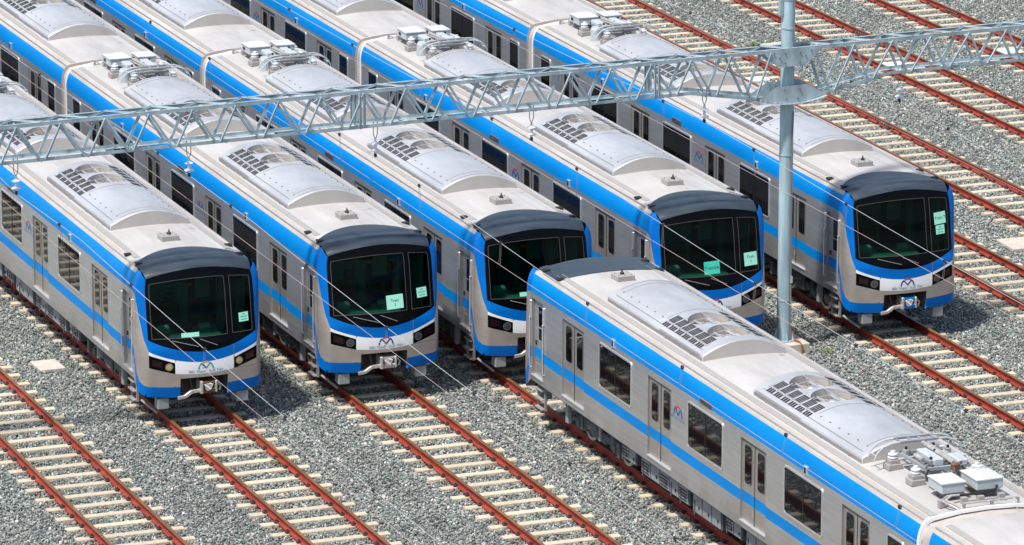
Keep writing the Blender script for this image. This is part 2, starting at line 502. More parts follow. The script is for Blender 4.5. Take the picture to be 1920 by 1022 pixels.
def ballast():
    T = 3.0
    n = 3200
    t = (1 + 5 ** .5) / 2
    ico = np.array([(-1, t, 0), (1, t, 0), (-1, -t, 0), (1, -t, 0), (0, -1, t), (0, 1, t), (0, -1, -t), (0, 1, -t), (t, 0, -1), (t, 0, 1), (-t, 0, -1), (-t, 0, 1)]) / math.sqrt(1 + t * t)
    fc = np.array([(0, 11, 5), (0, 5, 1), (0, 1, 7), (0, 7, 10), (0, 10, 11), (1, 5, 9), (5, 11, 4), (11, 10, 2), (10, 7, 6), (7, 1, 8), (3, 9, 4), (3, 4, 2), (3, 2, 6), (3, 6, 8), (3, 8, 9), (4, 9, 5), (2, 4, 11), (6, 2, 10), (8, 6, 7), (9, 8, 1)])
    V = np.repeat(ico[None], n, 0) * rng.uniform(0.72, 1.22, (n, 12, 1))
    V *= rng.uniform(0.6, 1.35, (n, 1, 3)) * np.array([1, 1, 0.8])
    q = rng.normal(size=(n, 4)); q /= np.linalg.norm(q, axis=1, keepdims=True)
    w, x, y, z = q.T
    Rm = np.stack([1 - 2 * (y * y + z * z), 2 * (x * y - z * w), 2 * (x * z + y * w), 2 * (x * y + z * w), 1 - 2 * (x * x + z * z), 2 * (y * z - x * w), 2 * (x * z - y * w), 2 * (y * z + x * w), 1 - 2 * (x * x + y * y)], -1).reshape(n, 3, 3)
    V = np.einsum('nij,nkj->nki', Rm, V)
    V *= (0.0255 * np.exp(rng.normal(0, 0.30, (n, 1, 1))))
    c = np.stack([rng.uniform(-T / 2, T / 2, n), rng.uniform(-T / 2, T / 2, n), rng.uniform(-0.072, -0.024, n)], -1)
    V += c[:, None]
    V[..., 2] = np.minimum(V[..., 2], -0.004)
    F = (fc[None] + (np.arange(n) * 12)[:, None, None]).reshape(-1, 3)
    me = bpy.data.meshes.new('ballast')
    me.vertices.add(n * 12)
    me.vertices.foreach_set('co', V.reshape(-1).astype(np.float32))
    me.loops.add(len(F) * 3)
    me.loops.foreach_set('vertex_index', F.reshape(-1).astype(np.int32))
    me.polygons.add(len(F))
    me.polygons.foreach_set('loop_start', np.arange(0, len(F) * 3, 3, dtype=np.int32))
    a = me.attributes.new('tone', 'FLOAT', 'POINT')
    tone = np.clip(rng.beta(1.25, 1.75, n), 0, 1)
    a.data.foreach_set('value', np.repeat(tone, 12).astype(np.float32))
    me.materials.append(M['stone'])
    me.update(); me.validate()
    NX, NY_ = 26, 36
    o = obj('ballast', me, None, (-20 + NX * T / 2, -42 + NY_ * T / 2, 0))
    tag(o, 'grey crushed stone ballast spread between and under the tracks', 'ballast', kind='stuff')
    g = bpy.data.node_groups.new('spread_ballast', 'GeometryNodeTree')
    g.interface.new_socket('Geometry', in_out='INPUT', socket_type='NodeSocketGeometry')
    g.interface.new_socket('Geometry', in_out='OUTPUT', socket_type='NodeSocketGeometry')
    gi = g.nodes.new('NodeGroupInput'); go = g.nodes.new('NodeGroupOutput')
    gr = g.nodes.new('GeometryNodeMeshGrid')
    gr.inputs['Size X'].default_value = (NX - 1) * T
    gr.inputs['Size Y'].default_value = (NY_ - 1) * T
    gr.inputs['Vertices X'].default_value = NX
    gr.inputs['Vertices Y'].default_value = NY_
    ip = g.nodes.new('GeometryNodeInstanceOnPoints')
    rv = g.nodes.new('FunctionNodeRandomValue'); rv.data_type = 'INT'
    rv.inputs[4].default_value = 0; rv.inputs[5].default_value = 3
    mu = g.nodes.new('ShaderNodeMath'); mu.operation = 'MULTIPLY'; mu.inputs[1].default_value = pi / 2
    cx = g.nodes.new('ShaderNodeCombineXYZ')
    g.links.new(rv.outputs[2], mu.inputs[0])
    g.links.new(mu.outputs[0], cx.inputs['Z'])
    g.links.new(gr.outputs['Mesh'], ip.inputs['Points'])
    g.links.new(gi.outputs[0], ip.inputs['Instance'])
    g.links.new(cx.outputs[0], ip.inputs['Rotation'])
    g.links.new(ip.outputs[0], go.inputs[0])
    md = o.modifiers.new('spread', 'NODES')
    md.node_group = g
ballast()

# ------------------------------------------------------------------ railway tracks
# centre x, sleeper phase y
TRACKS = [(-3.977, -0.293), (0.0, 0.0), (4.530, 1.077), (8.444, -2.523), (13.0, 0.2), (18.110, 0.317), (22.88, 4.83), (26.708, 13.705), (31.353, 25.998), (35.42, 33.6)]
TLABEL = ['railway track with no train left of the first train, at the bottom left corner',
          'railway track under the leftmost of the five parked trains',
          'railway track under the second parked train from the left, running on to the bottom centre',
          'railway track shared by the nearest train and the third train of the row',
          'railway track under the fourth parked train, left of the mast foot',
          'railway track under the rightmost parked train, marked Train 7, right of the mast',
          'empty railway track directly beside the rightmost parked train',
          'second empty railway track to the right of the rightmost train',
          'third empty railway track right of the trains, passing under the beam end',
          'farthest empty railway track in the top right corner']
RAIL = [(-0.070, 0.0), (-0.070, 0.012), (-0.018, 0.034), (-0.009, 0.050), (-0.009, 0.122), (-0.034, 0.136), (-0.036, 0.164), (-0.028, 0.172), (0.028, 0.172), (0.036, 0.164), (0.034, 0.136), (0.009, 0.122), (0.009, 0.050), (0.018, 0.034), (0.070, 0.012), (0.070, 0.0)]
mb = MB()
mb.extrude(RAIL, -48, 80, [M['rail_side']] * 6 + [M['rail_top']] * 3 + [M['rail_side']] * 6, caps=M['rail_side'])
rail_me = mb.mesh('rail')
mb = MB()
pr = [(-0.115, -0.2), (-0.098, -0.012), (-0.088, 0.0), (0.088, 0.0), (0.098, -0.012), (0.115, -0.2)]
for a in range(len(pr) - 1):
    (ya, za), (yb, zb) = pr[a], pr[a + 1]
    mb.face([(-1.2, ya, za), (1.2, ya, za), (1.2, yb, zb), (-1.2, yb, zb)], M['sleeper'])
for sx in (-1.2, 1.2):
    mb.face([(sx, y, z) for y, z in (pr if sx < 0 else pr[::-1])], M['sleeper'])
sleeper_me = mb.mesh('sleeper')
mb = MB()
mb.box((0, 0, 0.004), (0.24, 0.13, 0.012), M['clip'])
for sx in (-1, 1):
    mb.box((sx * 0.105, 0, 0.022), (0.085, 0.105, 0.046), M['clip'], bevel=0.014)
    mb.tube([(sx * 0.05, -0.035, 0.03), (sx * 0.075, -0.04, 0.07), (sx * 0.115, 0.0, 0.062), (sx * 0.075, 0.04, 0.07), (sx * 0.05, 0.035, 0.03)], 0.011, M['clip'], n=5)
clip_me = mb.mesh('rail_fastener')
mb = MB()
mb.box((-0.022, 0, 0.085), (0.022, 0.9, 0.075), M['fishplate'], bevel=0.006)
mb.box((0.022, 0, 0.085), (0.022, 0.9, 0.075), M['fishplate'], bevel=0.006)
for k in range(6):
    mb.tube([(-0.034, -0.36 + k * 0.144, 0.085), (-0.055, -0.36 + k * 0.144, 0.085)], 0.016, M['pale_metal'], n=6)
fish_me = mb.mesh('fishplate')

for i, (tx, ph) in enumerate(TRACKS):
    t = bpy.data.objects.new('railway_track', None)
    col.objects.link(t)
    t.location = (tx, 0, 0)
    tag(t, TLABEL[i], 'railway track', 'rust red railway tracks of the yard')
    for sx in (-0.75, 0.75):
        obj('rail', rail_me, t, (sx, 0, 0))
    ys = []
    for k in range(-90, 110):
        y = ph - 0.75 * round(ph / 0.75) + 0.75 * k
        if -47 < y < 78:
            pa, pb = project((tx - 1.2, y, 0)), project((tx + 1.2, y, 0))
            if pb[0] > -330 and pa[0] < 2250 and pa[1] > -230 and pb[1] < 1260:
                ys.append(y)
    ys = ys[:100]
    for y in ys:
        s = obj('sleeper', sleeper_me, t, (random.uniform(-.02, .02), y + random.uniform(-.012, .012), 0), random.uniform(-.006, .006))
        for sx in (-0.75, 0.75):
            obj('rail_fastener', clip_me, s, (sx, 0, 0))
    for (ti, sx, y) in ((2, 0.75, -12.3), (7, 0.75, 21.4), (8, 0.75, 33.0), (9, 0.75, 35.0)):
        if ti == i:
            obj('fishplate', fish_me, t, (sx, y, 0))

# ------------------------------------------------------------------ train: shared shapes (local x across, y from the nose backwards, z up from the sleeper tops)
HW = 1.475
LEN = 20.75
GAP = 0.45
MID = 20.0
SIDE_ARC = [(HW, 3.20), (1.470, 3.30), (1.455, 3.40), (1.428, 3.50), (1.385, 3.60), (1.325, 3.672)]
def roofz(x):
    x = abs(x)
    return 3.80 - 0.085 * (x / 1.2) ** 2 if x <= 1.2 else 3.715 - 0.043 * (x - 1.2) / 0.125
def insetW(z):
    if z <= 3.2: return HW
    for a in range(len(SIDE_ARC) - 1):
        if SIDE_ARC[a][1] <= z <= SIDE_ARC[a + 1][1]:
            f = (z - SIDE_ARC[a][1]) / (SIDE_ARC[a + 1][1] - SIDE_ARC[a][1])
            return SIDE_ARC[a][0] + f * (SIDE_ARC[a + 1][0] - SIDE_ARC[a][0])
    return SIDE_ARC[-1][0]

DOOR0, PITCH_D = 3.12, 4.95
DZ0, DZ1, DW = 1.27, 3.045, 1.28
def car_shell(y0, y1, doors, cab=None):
    """side walls with real door openings, blue cantrail, floor and flat end walls"""
    mb = MB()
    ops = [(c - DW / 2, c + DW / 2, DZ0, DZ1) for c in doors]
    if cab: ops.append((cab[0], cab[1], 1.26, 3.06))
    ys = sorted({y0, y1, *[o[0] for o in ops], *[o[1] for o in ops]})
    zs = [1.12, 1.26, 1.27, 1.67, 1.91, 3.045, 3.06, 3.20]
    for s in (-1, 1):
        for a in range(len(ys) - 1):
            for b in range(len(zs) - 1):
                yc, zc = (ys[a] + ys[a + 1]) / 2, (zs[b] + zs[b + 1]) / 2
                if any(o[0] < yc < o[1] and o[2] < zc < o[3] for o in ops):
                    continue
                mt = M['blue'] if 1.67 < zc < 1.91 else M['steel']
                q = [(s * HW, ys[a], zs[b]), (s * HW, ys[a + 1], zs[b]), (s * HW, ys[a + 1], zs[b + 1]), (s * HW, ys[a], zs[b + 1])]
                mb.face(q if s > 0 else q[::-1], mt)
        for o in ops:
            xi = s * (HW - (0.045 if o[1] - o[0] > 1 else 0.08))
            xo = s * HW
            mb.face([(xo, o[0], o[2]), (xi, o[0], o[2]), (xi, o[0], o[3]), (xo, o[0], o[3])], M['ac_seam'])
            mb.face([(xo, o[1], o[2]), (xi, o[1], o[2]), (xi, o[1], o[3]), (xo, o[1], o[3])], M['ac_seam'])
            mb.face([(xo, o[0], o[2]), (xo, o[1], o[2]), (xi, o[1], o[2]), (xi, o[0], o[2])], M['alu'])
            mb.face([(xo, o[0], o[3]), (xo, o[1], o[3]), (xi, o[1], o[3]), (xi, o[0], o[3])], M['dark'])  # header underside dark, its shade is in the colour
        prof = [(s * x, z) for x, z in SIDE_ARC]
        mb.extrude(prof, y0, y1, [M['blue']] * 4 + [M['roof_edge']])  # pale top segment painted for the gloss on the blue's upper curve
        mb.extrude([(s * HW, 1.12), (s * 1.44, 1.08), (s * 1.30, 1.06), (0, 1.06)], y0, y1, M['underframe'])
    out = [(-HW, 1.12)] + [(-x, z) for x, z in SIDE_ARC] + [(q, roofz(q) - .004) for q in (-1.2, -.8, -.4, 0, .4, .8, 1.2)] + [(x, z) for x, z in reversed(SIDE_ARC)] + [(HW, 1.12)]
    for y in ((y1,) if cab else (y0, y1)):
        mb.face([(x, y, z) for x, z in out], M['bellows'])
    return mb.mesh('car_body', smooth=True)

def roof_mesh(y0, y1):
    mb = MB()
    xs = [-1.325, -1.2, -1.0, -0.8, -0.6, -0.4, -0.2, 0, 0.2, 0.4, 0.6, 0.8, 1.0, 1.2, 1.325]
    prof = [(x, roofz(x)) for x in xs]
    mb.extrude(prof, y0, y1, [M['roof_edge']] + [M['roof']] * 12 + [M['roof_edge']])
    return mb.mesh('roof', smooth=True)
def strip_mesh(y0, y1, s):
    mb = MB()
    xa, xb = s * 1.17, s * 1.03
    mb.extrude([(xa, roofz(xa)), (xa, roofz(xa) + .014), (xb, roofz(xb) + .014), (xb, roofz(xb))], y0, y1, M['strip'], caps=M['strip'])
    return mb.mesh('roof_walk_strip')
def gutter_mesh(y0, y1, s):
    mb = MB()
    mb.box((s * 1.318, (y0 + y1) / 2, 3.685), (0.028, y1 - y0, 0.034), M['alu'])
    return mb.mesh('rain_gutter')

def door_meshes():
    mb = MB()
    xi = 0.04
    for s in (-1, 1):
        ya, yb = (s * 0.006, s * DW / 2) if s > 0 else (s * DW / 2, s * 0.006)
        for za, zb, mt in ((DZ0, 1.67, M['door_steel']), (1.67, 1.91, M['blue']), (1.91, DZ1, M['door_steel'])):
            mb.face([(xi, ya, za), (xi, ya, zb), (xi, yb, zb), (xi, yb, za)], mt)
    mb.box((xi - 0.004, 0, (DZ0 + DZ1) / 2), (0.008, 0.016, DZ1 - DZ0), M['black'])
    mb.box((xi - 0.001, 0, DZ1 - 0.05), (0.006, DW - .01, 0.05), M['ac_seam'])  # grey strip painted in as the shade under the header
    mb.box((-0.012, 0, DZ0 - 0.016), (0.024, DW + 0.02, 0.022), M['alu'])
    mb.box((xi - 0.006, 0.09, 1.52), (0.01, 0.02, 0.12), M['alu'])
    door = mb.mesh('passenger_door')
    mb = MB()
    mb.face([(0, a, b) for a, b in rrect(0.385, 0.86, 0.085)][::-1], M['ac_seam'])
    mb.face([(-0.004, a, b) for a, b in rrect(0.345, 0.82, 0.07)][::-1], M['window'])
    win = mb.mesh('door_window')
    return door, win
def window_meshes(w):
    mb = MB()
    h = 0.96
    mb.face([(0, a, b) for a, b in rrect(w, h, 0.055)][::-1], M['window'])
    if w > 1:
        mb.box((-0.002, 0, 0), (0.006, 0.028, h - .02), M['black'])
    g = mb.mesh('side_window')
    mb = MB()
    po, pin = rrect(w + 0.075, h + 0.075, 0.085), rrect(w - 0.004, h - 0.004, 0.053)
    n = len(po)
    for a in range(n):
        b = (a + 1) % n
        o1, o2, i1, i2 = po[a], po[b], pin[a], pin[b]
        mb.face([(-0.014, *o2), (-0.014, *o1), (-0.014, *i1), (-0.014, *i2)], M['alu'])
        mb.face([(0.008, *o2), (0.008, *o1), (-0.014, *o1), (-0.014, *o2)], M['steel'])
        mb.face([(-0.014, *i2), (-0.014, *i1), (0.004, *i1), (0.004, *i2)], M['alu'] if i1[1] < -h * .3 else M['ac_seam'])  # sunlit sill and shaded top and sides put into the colours
    return g, mb.mesh('window_frame')
door_me, dwin_me = door_meshes()
win_me, wfr_me = window_meshes(1.80)
nwin_me, nwfr_me = window_meshes(0.66)
mb = MB()
mb.box((0, 0, 0), (0.05, 0.15, 0.19), M['alu'], bevel=0.01)
mb.box((-0.024, 0, 0), (0.008, 0.085, 0.125), M['black'])
lamp_me = mb.mesh('side_lamp')
mb = MB()
mb.box((0, 0, 0), (0.03, 0.60, 0.115), M['underframe'], bevel=0.006)
for k in range(4):
    mb.box((-0.014, 0, -0.04 + k * 0.027), (0.008, 0.56, 0.010), M['dark'])
grille_me = mb.mesh('side_vent')

# line emblem: an arch over an M
def emblem(mb, mapf, sc, cols):
    arc = lambda a0, a1, n=9: [(sc * 0.5 * math.cos(R(a0 + (a1 - a0) * k / n)), sc * 0.5 * math.sin(R(a0 + (a1 - a0) * k / n))) for k in range(n + 1)]
    ribbon(mb, arc(180, 122), sc * 0.105, mapf, cols[0])
    ribbon(mb, arc(118, 62), sc * 0.105, mapf, cols[1])
    ribbon(mb, arc(58, 0), sc * 0.105, mapf, cols[0])
    ribbon(mb, [(-sc * .26, sc * .36), (0.02 * sc, sc * .06)], sc * 0.095, mapf, cols[2])
    ribbon(mb, [(0.0, sc * .06), (sc * .27, sc * .36)], sc * 0.095, mapf, cols[0])
LINE = "Bến Thành - Suối Tiên"
tx_nose = text_polys(LINE, 0.090, 0.15)
tx_side = text_polys(LINE, 0.080, 0.15)
mb = MB()
mf = lambda a, b: (0, -a, b)
emblem(mb, mf, 0.44, (M['logo_mid_blue'], M['logo_red'], M['logo_blue']))
add_flat(mb, *tx_side, lambda a, b: (0, -a, b - 0.075), M['logo_cyan'])
side_logo_me = mb.mesh('side_emblem')

# air conditioner on the roof; local origin at the smooth end, grilles at the far end
ACL = 5.3
def ac_z(x):
    return 3.905 + 0.245 * (1 - (abs(x) / 0.90) ** 2)
def ac_meshes():
    mb = MB()
    xs = [-0.90 + 1.8 * k / 24 for k in range(25)]
    prof = [(-0.965, 3.66), (-0.965, 3.825), (-0.955, 3.868), (-0.925, 3.897)] + [(x, ac_z(x)) for x in xs] + [(0.925, 3.897), (0.955, 3.868), (0.965, 3.825), (0.965, 3.66)]
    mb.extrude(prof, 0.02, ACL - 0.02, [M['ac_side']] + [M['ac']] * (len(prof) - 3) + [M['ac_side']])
    n = len(prof)
    for y, yy in ((0.02, 0.0), (ACL - 0.02, ACL)):
        inn = [(x * 0.985, z - 0.02 if z > 3.7 else z) for x, z in prof]
        for a in range(n - 1):
            mb.face([(prof[a][0], y, prof[a][1]), (prof[a + 1][0], y, prof[a + 1][1]), (inn[a + 1][0], yy, inn[a + 1][1]), (inn[a][0], yy, inn[a][1])], M['ac'])
        mb.face([(x, yy, z) for x, z in (inn if yy == 0 else inn[::-1])], M['ac_end'])
    mb.face([(-0.965, 0.02, 3.66), (-0.965, ACL - .02, 3.66), (0.965, ACL - .02, 3.66), (0.965, 0.02, 3.66)], M['ac'])
    for yy, y in ((0.0, 0.02), (ACL, ACL - .02)):
        mb.face([(-0.965, y, 3.66), (0.965, y, 3.66), (0.965 * .985, yy, 3.66), (-0.965 * .985, yy, 3.66)], M['ac'])
    shell = mb
    mb = MB()
    # joints of the cover sheets, longitudinal seams, latches
    for y in (0.12, 0.34, 2.70):
        pts = [[(x, y - .011, ac_z(x) + .0025), (x, y + .011, ac_z(x) + .0025)] for x in xs[3:-3]]
        mb.grid(pts, M['ac_seam'])
    for s in (-1, 1):
        x = s * 0.845
        mb.face([(x - .010, 0.22, ac_z(x - .006) + .003), (x + .010, 0.22, ac_z(x + .006) + .003), (x + .010, ACL - .25, ac_z(x + .006) + .003), (x - .010, ACL - .25, ac_z(x - .006) + .003)], M['ac_seam'])
        for k in range(6):
            x = s * 0.70
            mb.box((x, 0.32 + k * 0.44, ac_z(x) + .006), (0.03, 0.05, 0.026), M['ac_seam'], bevel=.006)
        mb.box((s * .967, ACL / 2, 3.70), (0.012, ACL - .06, 0.028), M['ac_seam'])
        for k in range(4):
            mb.box((s * .97, 0.6 + k * 1.35, 3.745), (0.012, 0.05, 0.05), M['ac_seam'])
    base = obj('cover', shell.mesh('cover', merge='n'))
    cut = MB()
    for fy in FANY:
        cut.lathe((0, fy, 0), [(0.47, 3.86), (0.47, 4.4)], M['fan_well'], n=36)
    cutter = obj('cutter', cut.mesh('cutter', merge='n'))
    md = base.modifiers.new('wells', 'BOOLEAN')
    md.operation = 'DIFFERENCE'; md.object = cutter; md.solver = 'EXACT'; md.material_mode = 'TRANSFER'
    dg = bpy.context.evaluated_depsgraph_get(); dg.update()
    cover = bpy.data.meshes.new_from_object(base.evaluated_get(dg))
    bpy.data.objects.remove(base); bpy.data.objects.remove(cutter)
    extra = mb.mesh('details')
    bm = bmesh.new(); bm.from_mesh(cover)
    names = [m.name for m in cover.materials]
    for m in extra.materials:
        if m.name not in names: cover.materials.append(m); names.append(m.name)
    off = len(bm.faces)
    bm.from_mesh(extra)
    bm.faces.ensure_lookup_table()
    for k in range(off, len(bm.faces)):
        bm.faces[k].material_index = names.index(extra.materials[bm.faces[k].material_index].name)
    bm.to_mesh(cover); bm.free()
    cover.polygons.foreach_set('use_smooth', [True] * len(cover.polygons))
    cover.set_sharp_from_angle(angle=R(30))
    # louvre grille of two columns by six rows
    mb = MB()
    for row in range(6):
        yc = 2.98 + row * 0.36
        for (xa, xb, nb) in ((0.465, 0.705, 4), (0.74, 0.86, 3)):
            for b in range(nb):
                y0_ = yc - 0.15 + b * 0.30 / nb
                y1_ = y0_ + 0.30 / nb * 0.66
                mb.face([(-xa, y0_, ac_z(xa) + .009), (-xb, y0_, ac_z(xb) + .009), (-xb, y1_, ac_z(xb) + .009), (-xa, y1_, ac_z(xa) + .009)], M['dark'])
        mb.box((-0.712, yc, ac_z(0.712) + .006), (0.018, 0.30, 0.016), M['ac'])
        mb.box((-0.575, yc + 0.18, ac_z(0.575) + .005), (0.40, 0.022, 0.012), M['ac'], rot=(0, -0.30, 0))
    gr = mb.mesh('louvre_grille')
    # perforated strip on the bevel
    mb = MB()
    for k in range(37):
        for j in range(3):
            y = 2.95 + k * 0.06 + (0.025 if j % 2 else 0)
            f = [(-0.967, 3.806), (-0.962, 3.832), (-0.952, 3.862)][j] if False else (-0.966 + 0.0075 * j, 3.835 + 0.020 * j)
            mb.face([(f[0] - .006, y, f[1] - .007), (f[0] - .006, y + .036, f[1] - .007), (f[0] - .002, y + .036, f[1] + .007), (f[0] - .002, y, f[1] + .007)], M['ac_seam'])
    pf = mb.mesh('perforated_strip')
    # fan sitting in its well: blades, hub and a guard bar across the opening
    mb = MB()
    for k in range(6):
        a0 = 2 * pi * k / 6 + .2
        rows = []
        for rr in (0.08, 0.2, 0.32, 0.43):
            rows.append([(rr * math.cos(a0 + q * .62 - .1 * rr), rr * math.sin(a0 + q * .62 - .1 * rr), 3.90 + .07 * q) for q in (0, .35, .7, 1)])
        mb.grid(rows, M['fan_blade'])
    mb.lathe((0, 0, 3.86), [(.12, 0), (.12, .14), (.09, .17)], M['alu'], n=16)
    for x in (-.16, .16):
        mb.box((x, 0, 3.99), (0.05, 0.90, 0.03), M['ac'])
    rows = [[(x, -.012, ac_z(x) + .006), (x, .012, ac_z(x) + .006)] for x in [-.48 + .96 * k / 12 for k in range(13)]]
    mb.grid(rows, M['alu'])
    mb.grid([[(-.012, y, ac_z(0) + .007), (.012, y, ac_z(0) + .007)] for y in (-.48, .48)], M['alu'])
    fan = mb.mesh('fan')
    return cover, gr, pf, fan
M['fan_well'] = pbr('fan_well', (0.40, 0.37, 0.34), 0.5, 0.1)
M['fan_blade'] = pbr('fan_blade', (0.62, 0.60, 0.57), 0.35, 0.4)
FANY = (3.44, 4.50)
ac_cover, ac_grille, ac_perf, ac_fan = ac_meshes()

# bogie with springs, wheel
def wheel_mesh():
    mb = MB()
    def ringx(r0, x0, r1, x1, mt, n=22):
        mb.grid([[(x0, r0 * math.cos(2 * pi * k / n), r0 * math.sin(2 * pi * k / n)), (x1, r1 * math.cos(2 * pi * k / n), r1 * math.sin(2 * pi * k / n))] for k in range(n + 1)], mt)
    for s in (-1, 1):
        ringx(0.0, s * .075, 0.10, s * .075, M['bogie'])
        ringx(0.10, s * .06, 0.32, s * .03, M['wheel'])
        ringx(0.32, s * .03, 0.36, s * .065, M['wheel'])
        ringx(0.36, s * .065, 0.43, s * .065, M['pale_metal'])
    ringx(0.43, -.065, 0.43, .065, M['pale_metal'])
    return mb.mesh('wheel', smooth=True)
def bogie_mesh():
    mb = MB()
    for s in (-1, 1):
        mb.box((s * 1.02, 0, 0.66), (0.16, 2.0, 0.20), M['bogie'], bevel=0.03)
        mb.box((s * 1.02, 0, 0.56), (0.17, 0.8, 0.16), M['bogie'], bevel=0.03)
        for yy in (-1.06, 1.06):
            mb.box((s * 1.03, yy, 0.60), (0.20, 0.30, 0.30), M['bogie'], bevel=0.04)
            mb.tube([(s * 1.13, yy, 0.60), (s * 1.17, yy, 0.60)], 0.10, M['underframe'], n=12)
            mb.tube([(s * 1.02, yy * .75, 0.50), (s * 1.02, yy * .75, 0.84)], 0.10, M['underframe'], n=10)
        mb.lathe((s * 1.05, 0, 0.74), [(0.24, 0), (0.29, .05), (0.29, .2), (0.23, .28)], M['bogie'])
        mb.tube([(s * 1.22, 0.45, 0.62), (s * 1.22, 0.45, 1.02)], 0.05, M['grey_paint'], n=8)
        mb.tube([(s * 1.22, -0.62, 0.60), (s * 1.22, -0.62, 0.98)], 0.04, M['underframe'], n=8)
        mb.box((s * 1.20, -1.5, 0.74), (0.12, 0.14, 0.5), M['grey_paint'], bevel=.02)
        mb.box((s * 1.12, 1.42, 0.66), (0.18, 0.12, 0.35), M['underframe'], bevel=.02)
    mb.box((0, 0, 0.62), (1.9, 0.5, 0.22), M['bogie'], bevel=0.03)
    for yy in (-1.06, 1.06):
        mb.tube([(-0.9, yy, 0.60), (0.9, yy, 0.60)], 0.08, M['bogie'], n=8)
    return mb.mesh('bogie')
wheel_me, bogie_me = wheel_mesh(), bogie_mesh()
def eqbox(w, h, slats, seed):
    rr = random.Random(seed)
    mb = MB()
    z0 = 1.05 - h
    mb.box((0, 0, z0 + h / 2), (2.55, w, h), M['underframe'], bevel=.02)
    for s in (-1, 1):
        x = s * 1.285
        n = max(2, int(w / 0.45))
        for k in range(n):
            yy = -w / 2 + (k + .5) * w / n
            mb.box((x, yy, z0 + h / 2), (0.022, w / n - 0.05, h - 0.07), M['grey_paint'], bevel=.008)
            mb.box((x + s * .014, yy + .1, z0 + h * .35), (0.018, 0.05, 0.06), M['black'])
            if slats and k % 2 == 0:
                for j in range(4):
                    mb.box((x + s * .012, yy, z0 + .09 + j * .07), (0.012, w / n - .12, .03), M['dark'])
            if rr.random() < .6:
                mb.tube([(x + s * .02, yy - .12, z0 - .02), (x + s * .02, yy - .12, z0 + h * .6)], .018, M['underframe'], n=6)
    return mb.mesh('equipment_box')
eq_big, eq_mid, eq_small = eqbox(2.6, 0.46, True, 1), eqbox(1.5, 0.50, False, 2), eqbox(0.8, 0.40, True, 3)

# ---- nose surface -------------------------------------------------
def lerpt(tab, z):
    if z <= tab[0][0]: return tab[0][1]
    for a in range(len(tab) - 1):
        if z <= tab[a + 1][0]:
            f = (z - tab[a][0]) / (tab[a + 1][0] - tab[a][0])
            f2 = f * f * (3 - 2 * f) * 0.35 + f * 0.65
            return tab[a][1] + f2 * (tab[a + 1][1] - tab[a][1])
    return tab[-1][1]
CTAB = [(0.70, -0.13), (1.00, -0.175), (1.40, -0.21), (1.87, -0.205), (2.15, -0.15), (2.8, -0.04), (3.45, 0.075), (3.75, 0.14)]
SEAM = 0.32
def S(s, z, out=0.0):
    """nose surface: |s|<1.2 front, 1.2..1.7 rounded corner, beyond it straight back along the side"""
    a = abs(s); sg = 1 if s >= 0 else -1
    W = insetW(z) / HW
    c = lerpt(CTAB, z)
    if a <= 1.2:
        x = a; y = c + 0.14 * (a / 1.3) ** 2
        nx, ny = 0.166 * a, -1.0
    elif a <= 1.7:
        t = (a - 1.2) / 0.5
        yq = c + 0.14 * (1.2 / 1.3) ** 2
        x = 1.2 + 0.275 * math.sin(t * pi / 2)
        y = yq + (SEAM - yq) * (1 - math.cos(t * pi / 2)) + 0.05 * t * (1 - t)
        nx, ny = 0.2 + 0.8 * t, -math.cos(t * pi / 2)
    else:
        x = HW; y = SEAM + (a - 1.7)
        nx, ny = 1.0, 0.0
    l = math.hypot(nx, ny)
    return (sg * (x * W + out * nx / l), y + out * ny / l, z)
SB = 1.93                     # end of the nose shell (y = 0.55)
def wb(s): return 1.80 + 0.33 * (abs(s) / 1.29) ** 2.0          # windscreen black, lower edge
def ba(s): return 1.555 + 0.315 * (min(abs(s), 1.306) / 1.3) ** 2  # blue arc, lower edge
def hlt(s): return 1.575 + 0.215 * ((abs(s) - 0.70) / 0.6)        # headlight upper edge
def hlb(s): return 1.315 + 0.175 * ((abs(s) - 0.70) / 0.6)        # headlight lower edge
def wl(s): return 1.275 + 0.045 * (abs(s) / 0.70) ** 2             # white band, lower edge
def zst(s): return 0.985 + 0.06 * (min(abs(s), 1.4) / 1.4) ** 2    # blue skirt, upper edge
def zbot(s):
    a = abs(s)
    if a <= 1.4: return 0.725 + 0.075 * (a / 1.4) ** 2
    f = (a - 1.4) / (SB - 1.4)
    return 0.80 + 0.32 * f ** 1.4
def bside(s):
    a = abs(s)
    return lerpt([(1.306, 1.87), (1.40, 2.12), (1.50, 2.55), (1.60, 2.93), (1.70, 3.14), (1.93, 3.2)], a)
def zt(s):
    a = abs(s)
    return lerpt([(1.40, 1.045), (1.55, 1.12), (1.70, 1.34), (1.80, 1.62), (1.93, 1.91)], a)
def zb(s):
    a = abs(s)
    return max(zbot(s), lerpt([(1.74, 0.9), (1.78, 1.10), (1.84, 1.42), (1.93, 1.67)], a))
def ztop(s): return 3.70 - 0.19 * (abs(s) / 1.306) ** 2
def lin(a, b, n): return [a + (b - a) * k / n for k in range(n + 1)]
def patch(mb, ss, lo, hi, mat, nz=6, out=0.0):
    lo = lo if callable(lo) else (lambda q, v=lo: v)
    hi = hi if callable(hi) else (lambda q, v=hi: v)
    mb.grid([[S(s, lo(s) + (hi(s) - lo(s)) * k / nz, out) for k in range(nz + 1)] for s in ss], mat)

